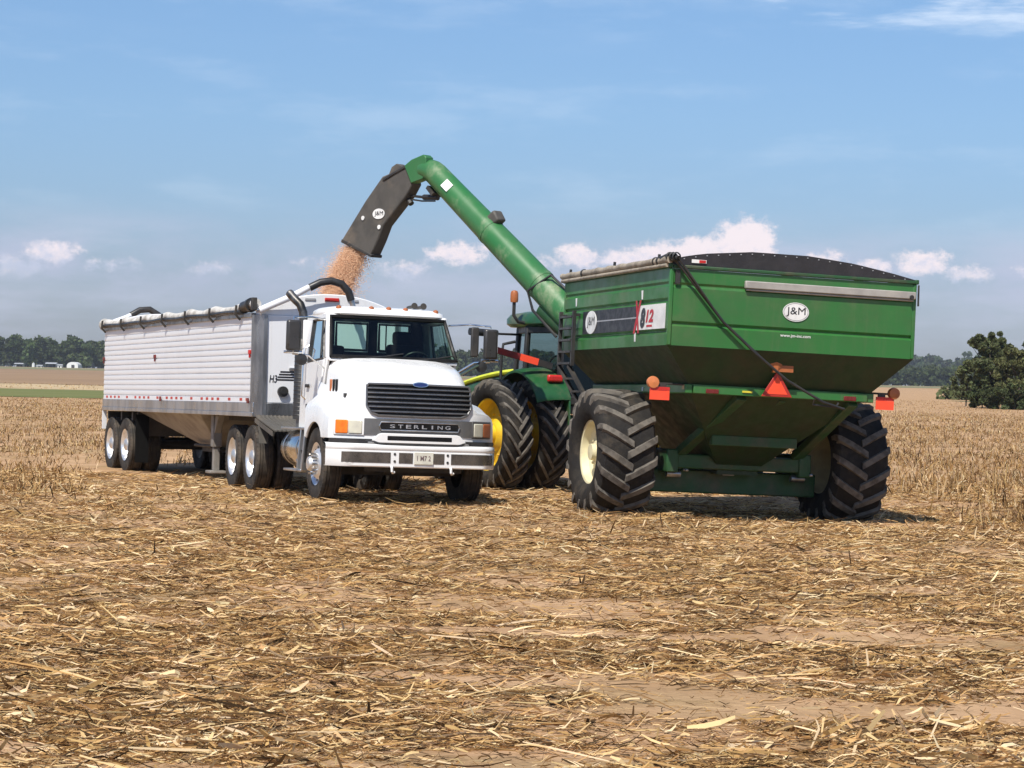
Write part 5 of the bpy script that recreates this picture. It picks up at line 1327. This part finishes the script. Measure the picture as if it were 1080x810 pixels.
for k_, (px_, dy_, h_, w_) in enumerate(((1036, -3, 2.4, 3.4), (1052, -8, 2.2, 3.6), (1070, -10, 2.6, 3.8), (1090, -9, 2.6, 4.0))):
    tree(gx(px_, YB + dy_), YB + dy_, h_, w_, BUSH[k_], (.075, .092, .036), 40 + k_, 18, 170, cz=.42, rz=.5, trunk=.06, nm='bush')
tree(gx(1112, YB), YB, 8.0, 7.0, 'large dark tree beyond the right end of the clump', (.08, .10, .04), 5, 50, 230, cz=.5, rz=.5)
GR2 = mat('patch_grass', (.10, .13, .035), .9, col2=(.07, .10, .03), scale=.5)
xg = np.linspace(gx(1014, 290), gx(1130, 290), 60); strip_sheet('grass_patch', 'small green grass patch at the foot of the right tree clump', 'grass', (xg, 240 + 5 * np.sin(xg * .9) + fbm(xg, xg * 0, 5) * 20, np.full(60, 300.)), GR2, .03)
parts = []; rngt = np.random.default_rng(8)
n = 5000; x = rngt.uniform(gx(1018, 285), gx(1130, 285), n); y = rngt.uniform(200, 285, n); n = len(x)
V, Q = strips(np.stack([x, y, gz(x, y) + .22], -1), rngt.uniform(.3, .7, n), rngt.uniform(.04, .09, n), rngt.uniform(0, 6.28, n), rngt.normal(1.1, .3, n), rngt.uniform(-1.5, 1.5, n), rngt.normal(0, .1, n), 2)
parts.append((V, Q, np.array([(.11, .14, .04)]) * rngt.uniform(.7, 1.3, (n, 1)), 6)); residue_obj('weeds', parts, 'green weeds growing around the right tree clump', 'weeds', RESM)

# far woods: two belts read as masses
def belt(name, label, Yd, x0, x1, htf, sp, leaf, base, seed, rows=3, per=26, nc=9, depth=45):
    rng = np.random.default_rng(seed); Ps = []; Cs = []
    x = x0
    while x < x1:
        for r in range(rows):
            h = htf(x) * rng.uniform(.86, 1.05) * (1 - .06 * (rows - 1 - r)); w = sp * rng.uniform(.8, 1.4)
            cx, cy_ = x + rng.uniform(-.5, .5) * sp, Yd + r * depth / rows + rng.uniform(-5, 5)
            g0 = float(gz(np.array([cx]), np.array([cy_]))[0])
            Pl = []
            for q_ in range(nc):
                fz = .08 + .80 * rng.random() ** .75; rc = w * .40 * rng.uniform(.7, 1.2) * (1.15 - .45 * fz)
                cc = np.array([cx + rng.normal() * w * .36 * (1.1 - .6 * fz), cy_ + rng.normal() * w * .36, g0 + h * fz])
                dd = rng.normal(size=(per, 3)); dd /= np.linalg.norm(dd, axis=1)[:, None]; Pl.append(cc + dd * (rng.random((per, 1)) ** .35) * rc * np.array([1, 1, .8]))
            P = np.concatenate(Pl); P[:, 2] = np.maximum(P[:, 2], g0 + .2)
            Ps.append(P); Cs.append(np.full((len(P), 1), rng.uniform(.7, 1.35)) * np.array([[1, rng.uniform(.92, 1.08), rng.uniform(.8, 1.1)]]))
        x += sp
    P = np.concatenate(Ps); tint = np.concatenate(Cs)
    V, Q, col, m = leaf_quads(P, leaf, rng, base); col = np.clip(col * tint, 0, 1)
    residue_obj(name, [(V, Q, col, 4)], label, 'woods', LEAF)
hl = lambda x: np.interp(x, [-700, -420, -330, -300, -260, -60, -20, 40, 120, 230, 260, 320, 600], [21, 20, 23, 21.5, 21, 22, 18, 19, 17, 15, 14, 14, 16])
belt('far_woods', 'dark green belt of woods across the horizon', 1400, -520, 520, hl, 6, 1.2, (.062, .085, .030), 21, rows=3, per=30, nc=12)
h2 = lambda x: np.interp(x, [-900, 0, 300, 420, 500, 620, 900], [22, 26, 34, 38, 37, 33, 30])
belt('distant_wooded_ridge', 'bluish wooded ridge furthest away on the right', 2300, -700, 900, h2, 9, 2.2, (.062, .085, .042), 22, rows=3, nc=9, per=26)
# shrub line in the gap on the right
h3 = lambda x: np.interp(x, [60, 66, 72, 80, 110], [3.2, 2.2, 3.4, 4.5, 5])
belt('hedge', 'olive shrubs along the far field edge behind the right clump', 330, gx(1016, 330), gx(1180, 330), lambda x: .9 + 2.2 * np.clip((x - 62) / 6, 0, 1) + .8 * math.sin(x * .35) * math.sin(x * .13), 2.6, .34, (.105, .12, .048), 23, rows=2, per=40, nc=9, depth=8)

# ------------------------------------------------------------------ farm buildings far off on the left
def bpos(px, Y=1360.): x = gx(px, Y); return x, Y, float(gz(np.array([x]), np.array([Y]))[0])
FWALL = mat('far_white_metal', (.80, .80, .78), .5); FROOF = mat('far_grey_roof', (.42, .43, .44), .5); FDOOR = mat('far_dark_door', (.05, .05, .055), .6)
x, y, z = bpos(76); t = empty('hangar', Matrix.Translation((x, y, z))); tag(t, 'white round-roofed hangar with a dark doorway, rightmost of the far buildings', 'barn', 'far farm buildings')
pts = [(3.4 * math.cos(PI * k / 14) * (1), 0, 1.3 + 2.3 * math.sin(PI * k / 14)) for k in range(15)]; pts = [(3.4, 0, -.3)] + pts + [(-3.4, 0, -.3)]
m_ = MB(); m_.extr(pts, (0, 12, 0)); m_.build('shell', FWALL, t); m_ = MB(); m_.box(-.9 + .3, 1.3, -.06, -.01, -.2, 1.9); m_.build('door', FDOOR, t)
def shed(px, w, h, d, rh, lab, wall_m, open_front=False, name='shed'):
    x, y, z = bpos(px); t = empty(name, Matrix.Translation((x, y, z))); tag(t, lab, 'shed', 'far farm buildings')
    m_ = MB()
    if open_front:
        for k in range(4): m_.box(-w / 2 + k * w / 3 - .12, -w / 2 + k * w / 3 + .12, 0, .24, -.3, h)
        m_.box(-w / 2, w / 2, d - .2, d, -.3, h); m_.build('frame', FDOOR, t)
        m_ = MB(); m_.box(w / 2 - .15, w / 2 + .05, .25, d - .21, -.3, h); m_.build('end_wall', wall_m, t)
    else:
        m_.box(-w / 2, w / 2, 0, d, -.3, h); m_.build('wall', wall_m, t); m_ = MB(); m_.box(-w * .15, w * .12, -.04, -.005, -.2, h * .7); m_.build('door', FDOOR, t)
    m_ = MB(); m_.extr([(-w / 2 - .3, -.4, h + .004), (-w / 2 - .3, d + .4, h + .004), (-w / 2 - .3, d / 2, h + rh)], (w + .6, 0, 0)); m_.build('roof', FROOF, t)
shed(53, 6.2, 2.2, 7, .9, 'grey open-sided shed just left of the small white cabin', FWALL, True)
shed(62.5, 2.6, 1.4, 4, .7, 'small white cabin between hangar and open shed', FWALL)
shed(41, 3.4, .9, 4, .6, 'low white trailer-like hut among the far buildings', FWALL)
shed(19, 5.0, 1.7, 6, .7, 'dim grey open lean-to, leftmost of the far buildings', FROOF, True)
x, y, z = bpos(35); t = empty('silo', Matrix.Translation((x, y, z))); tag(t, 'slim white silo standing beside the low hut', 'silo')
m_ = MB(); m_.lathe([(.9, -.3), (.9, 2.1)], 18, axis='z'); m_.build('barrel', FWALL, t); m_ = MB(); m_.lathe([(.95, 2.1), (.001, 2.9)], 18, axis='z'); m_.build('cone_roof', FROOF, t)

# ------------------------------------------------------------------ sky, sun, haze
SUN = Vector((-.26, -.66, 1.0)).normalized()
sd_ = bpy.data.lights.new('sun', 'SUN'); sd_.energy = 4.2; sd_.angle = math.radians(.53); sd_.color = (1, .945, .855)
so_ = bpy.data.objects.new('sun', sd_); C.objects.link(so_); so_.rotation_euler = SUN.to_track_quat('Z', 'Y').to_euler()
wd = bpy.data.worlds.new('World'); bpy.context.scene.world = wd; wd.use_nodes = True
nt = wd.node_tree; N, L = nt.nodes, nt.links; bg = N['Background']
sky = N.new('ShaderNodeTexSky'); sky.sky_type = 'NISHITA'; sky.sun_disc = False; sky.sun_elevation = math.asin(SUN.z); sky.sun_rotation = math.atan2(SUN.x, SUN.y); sky.air_density = 1.0; sky.dust_density = .7; sky.ozone_density = 2.5; sky.altitude = 200
STR = .085
bg.inputs['Strength'].default_value = STR
tc = N.new('ShaderNodeTexCoord'); sp = N.new('ShaderNodeSeparateXYZ'); L.new(tc.outputs['Generated'], sp.inputs[0])
def mt(op, a, b=None, c=None, clamp=False):
    m = N.new('ShaderNodeMath'); m.operation = op; m.use_clamp = clamp
    for i, q in enumerate((a, b, c)):
        if q is None: continue
        if isinstance(q, (int, float)): m.inputs[i].default_value = q
        else: L.new(q, m.inputs[i])
    return m.outputs[0]
az = mt('MULTIPLY', mt('ARCTAN2', sp.outputs[0], sp.outputs[1]), F)     # bearing, in units of about 1/2379 rad
el = mt('MULTIPLY', mt('ARCSINE', sp.outputs[2]), F)
def noise2(sx, sy, det, rg=.55, off=0.):
    cv = N.new('ShaderNodeCombineXYZ'); L.new(mt('MULTIPLY', az, sx), cv.inputs[0]); L.new(mt('MULTIPLY', el, sy), cv.inputs[1]); cv.inputs[2].default_value = off
    n = N.new('ShaderNodeTexNoise'); n.inputs['Scale'].default_value = 1; n.inputs['Detail'].default_value = det; n.inputs['Roughness'].default_value = rg; L.new(cv.outputs[0], n.inputs[0]); return n.outputs['Fac']
def sm(x, a, b):
    r = N.new('ShaderNodeMapRange'); r.interpolation_type = 'SMOOTHSTEP'; L.new(x, r.inputs[0]) if not isinstance(x, float) else None
    r.inputs[1].default_value = a; r.inputs[2].default_value = b; return r.outputs[0]
def hz_(px, py): return 398.3 + .0214 * (px - 540) - py
blobs = [(785, 262, 40, 30, 1.1), (735, 268, 40, 20, .9), (690, 268, 40, 16, .85), (605, 270, 34, 17, .9), (650, 272, 36, 14, .8), (480, 266, 42, 18, .85), (560, 276, 50, 14, .7), (425, 284, 40, 16, .6), (62, 270, 34, 14, .8), (20, 284, 40, 14, .7), (120, 282, 42, 14, .6), (220, 286, 40, 14, .55), (325, 278, 34, 12, .6), (970, 280, 34, 17, .85), (1010, 290, 40, 14, .7), (860, 276, 36, 13, .75), (915, 284, 30, 11, .6), (1075, 290, 30, 12, .6)]
acc = None
for (px, py, w, h, a) in blobs:
    da = mt('DIVIDE', mt('SUBTRACT', az, float(px - 540)), float(w)); de = mt('DIVIDE', mt('SUBTRACT', el, float(hz_(px, py))), float(h))
    q = mt('MULTIPLY', mt('EXPONENT', mt('MULTIPLY', mt('ADD', mt('MULTIPLY', da, da), mt('MULTIPLY', de, de)), -1.)), a)
    acc = q if acc is None else mt('MAXIMUM', acc, q)
# the same kind of low cumulus all round the horizon, beyond the framed bearings
far_az = sm(mt('ABSOLUTE', az), 600., 900.)
bandc = mt('MULTIPLY', mt('EXPONENT', mt('MULTIPLY', mt('POWER', mt('DIVIDE', mt('SUBTRACT', el, 115.), 26.), 2.), -1.)), mt('MULTIPLY', far_az, sm(noise2(.006, .012, 2, .5, 9.), .42, .62)))
acc = mt('MAXIMUM', acc, bandc)
puff = mt('ADD', mt('MULTIPLY', mt('SUBTRACT', noise2(.060, .075, 8, .68, 2.), .5), 1.3), mt('MULTIPLY', mt('SUBTRACT', noise2(.011, .018, 3, .5, 5.), .5), .8))
cum = sm(mt('ADD', acc, puff), .32, .74)
cum = mt('MULTIPLY', cum, sm(acc, .10, .4))
lowfade = sm(el, 82., 128.)
cum = mt('MULTIPLY', cum, mt('MULTIPLY_ADD', lowfade, .75, .25))
lit = sm(mt('ADD', mt('MULTIPLY', el, .012), mt('MULTIPLY', noise2(.06, .08, 6, .65, 7.), 1.3)), 1.75, 2.35)
# thin cirrus
ci = mt('MULTIPLY', sm(noise2(.0032, .019, 7, .62, 1.), .50, .74), sm(el, 330., 400.))
cimask = sm(az, 0., 300.)
ci = mt('MULTIPLY', ci, mt('MULTIPLY_ADD', cimask, .85, .15))
wisps = mt('MULTIPLY', mt('MULTIPLY', sm(noise2(.004, .016, 6, .6, 4.), .48, .72), sm(el, 120., 200.)), .17)
ci = mt('MAXIMUM', ci, wisps)
veil = mt('MULTIPLY', mt('MULTIPLY', sm(noise2(.0025, .012, 5, .6, 6.), .40, .68), mt('SUBTRACT', 1., sm(el, 120., 190.))), .6)
def colmix(f, a, b):
    x = N.new('ShaderNodeMix'); x.data_type = 'RGBA'; L.new(f, x.inputs[0])
    for i, q in ((6, a), (7, b)):
        if isinstance(q, tuple): x.inputs[i].default_value = (*q, 1)
        else: L.new(q, x.inputs[i])
    return x.outputs[2]
k_ = 1 / STR
SKYTINT = N.new('ShaderNodeMix'); SKYTINT.data_type = 'RGBA'; SKYTINT.blend_type = 'MULTIPLY'; SKYTINT.inputs[0].default_value = 1; L.new(sky.outputs[0], SKYTINT.inputs[6])
tr_ = N.new('ShaderNodeValToRGB'); L.new(mt('DIVIDE', el, 450.), tr_.inputs[0]); ce = tr_.color_ramp.elements
TINT = [(.10, (.58, .63, .85)), (.22, (.59, .65, .86)), (.39, (.65, .75, .95)), (.60, (.73, .855, 1.03)), (.88, (.79, .935, 1.10))]
ce[0].position, ce[0].color = TINT[0][0], (*TINT[0][1], 1); ce[1].position, ce[1].color = TINT[-1][0], (*TINT[-1][1], 1)
for p_, c_ in TINT[1:-1]: e_ = ce.new(p_); e_.color = (*c_, 1)
L.new(tr_.outputs[0], SKYTINT.inputs[7])
c1 = colmix(mt('MULTIPLY', ci, .75), SKYTINT.outputs[2], (.74 * k_, .80 * k_, .88 * k_))
c1 = colmix(veil, c1, (.47 * k_, .50 * k_, .62 * k_))
bank = mt('MULTIPLY', mt('EXPONENT', mt('MULTIPLY', mt('POWER', mt('DIVIDE', mt('SUBTRACT', el, 108.), 38.), 2.), -1.)), mt('MULTIPLY_ADD', sm(noise2(.010, .02, 6, .6, 3.), .35, .68), .55, .12))
c1 = colmix(bank, c1, (.405 * k_, .435 * k_, .57 * k_))
cc = colmix(lit, (.50 * k_, .53 * k_, .66 * k_), (.80 * k_, .70 * k_, .715 * k_))
c2 = colmix(mt('MULTIPLY', cum, .85), c1, cc)
L.new(c2, bg.inputs['Color'])

HAZE = True
if HAZE:
    hb = MB(); hb.box(-1500, 1500, -60, 2700, -3, 62)
    hm = bpy.data.materials.new('haze_air'); nt2, N2, L2 = nodes(hm); N2.remove(N2['Principled BSDF'])
    vol = N2.new('ShaderNodeVolumePrincipled'); vol.inputs['Color'].default_value = (.84, .88, .96, 1); vol.inputs['Density'].default_value = .00010; vol.inputs['Anisotropy'].default_value = .2
    L2.new(vol.outputs[0], N2['Material Output'].inputs['Volume'])
    ho_ = hb.build('haze', hm); tag(ho_, 'thin bluish summer haze over the whole field', 'haze', kind='stuff')

sc = bpy.context.scene
sc.view_settings.view_transform = 'Standard'; sc.view_settings.look = 'None'; sc.view_settings.gamma = 1; sc.view_settings.exposure = 0.45
sc.view_settings.use_curve_mapping = False
sc.render.engine = 'CYCLES'
sc.cycles.max_bounces = 8; sc.cycles.transparent_max_bounces = 12; sc.cycles.volume_bounces = 0
sc.cycles.use_denoising = True
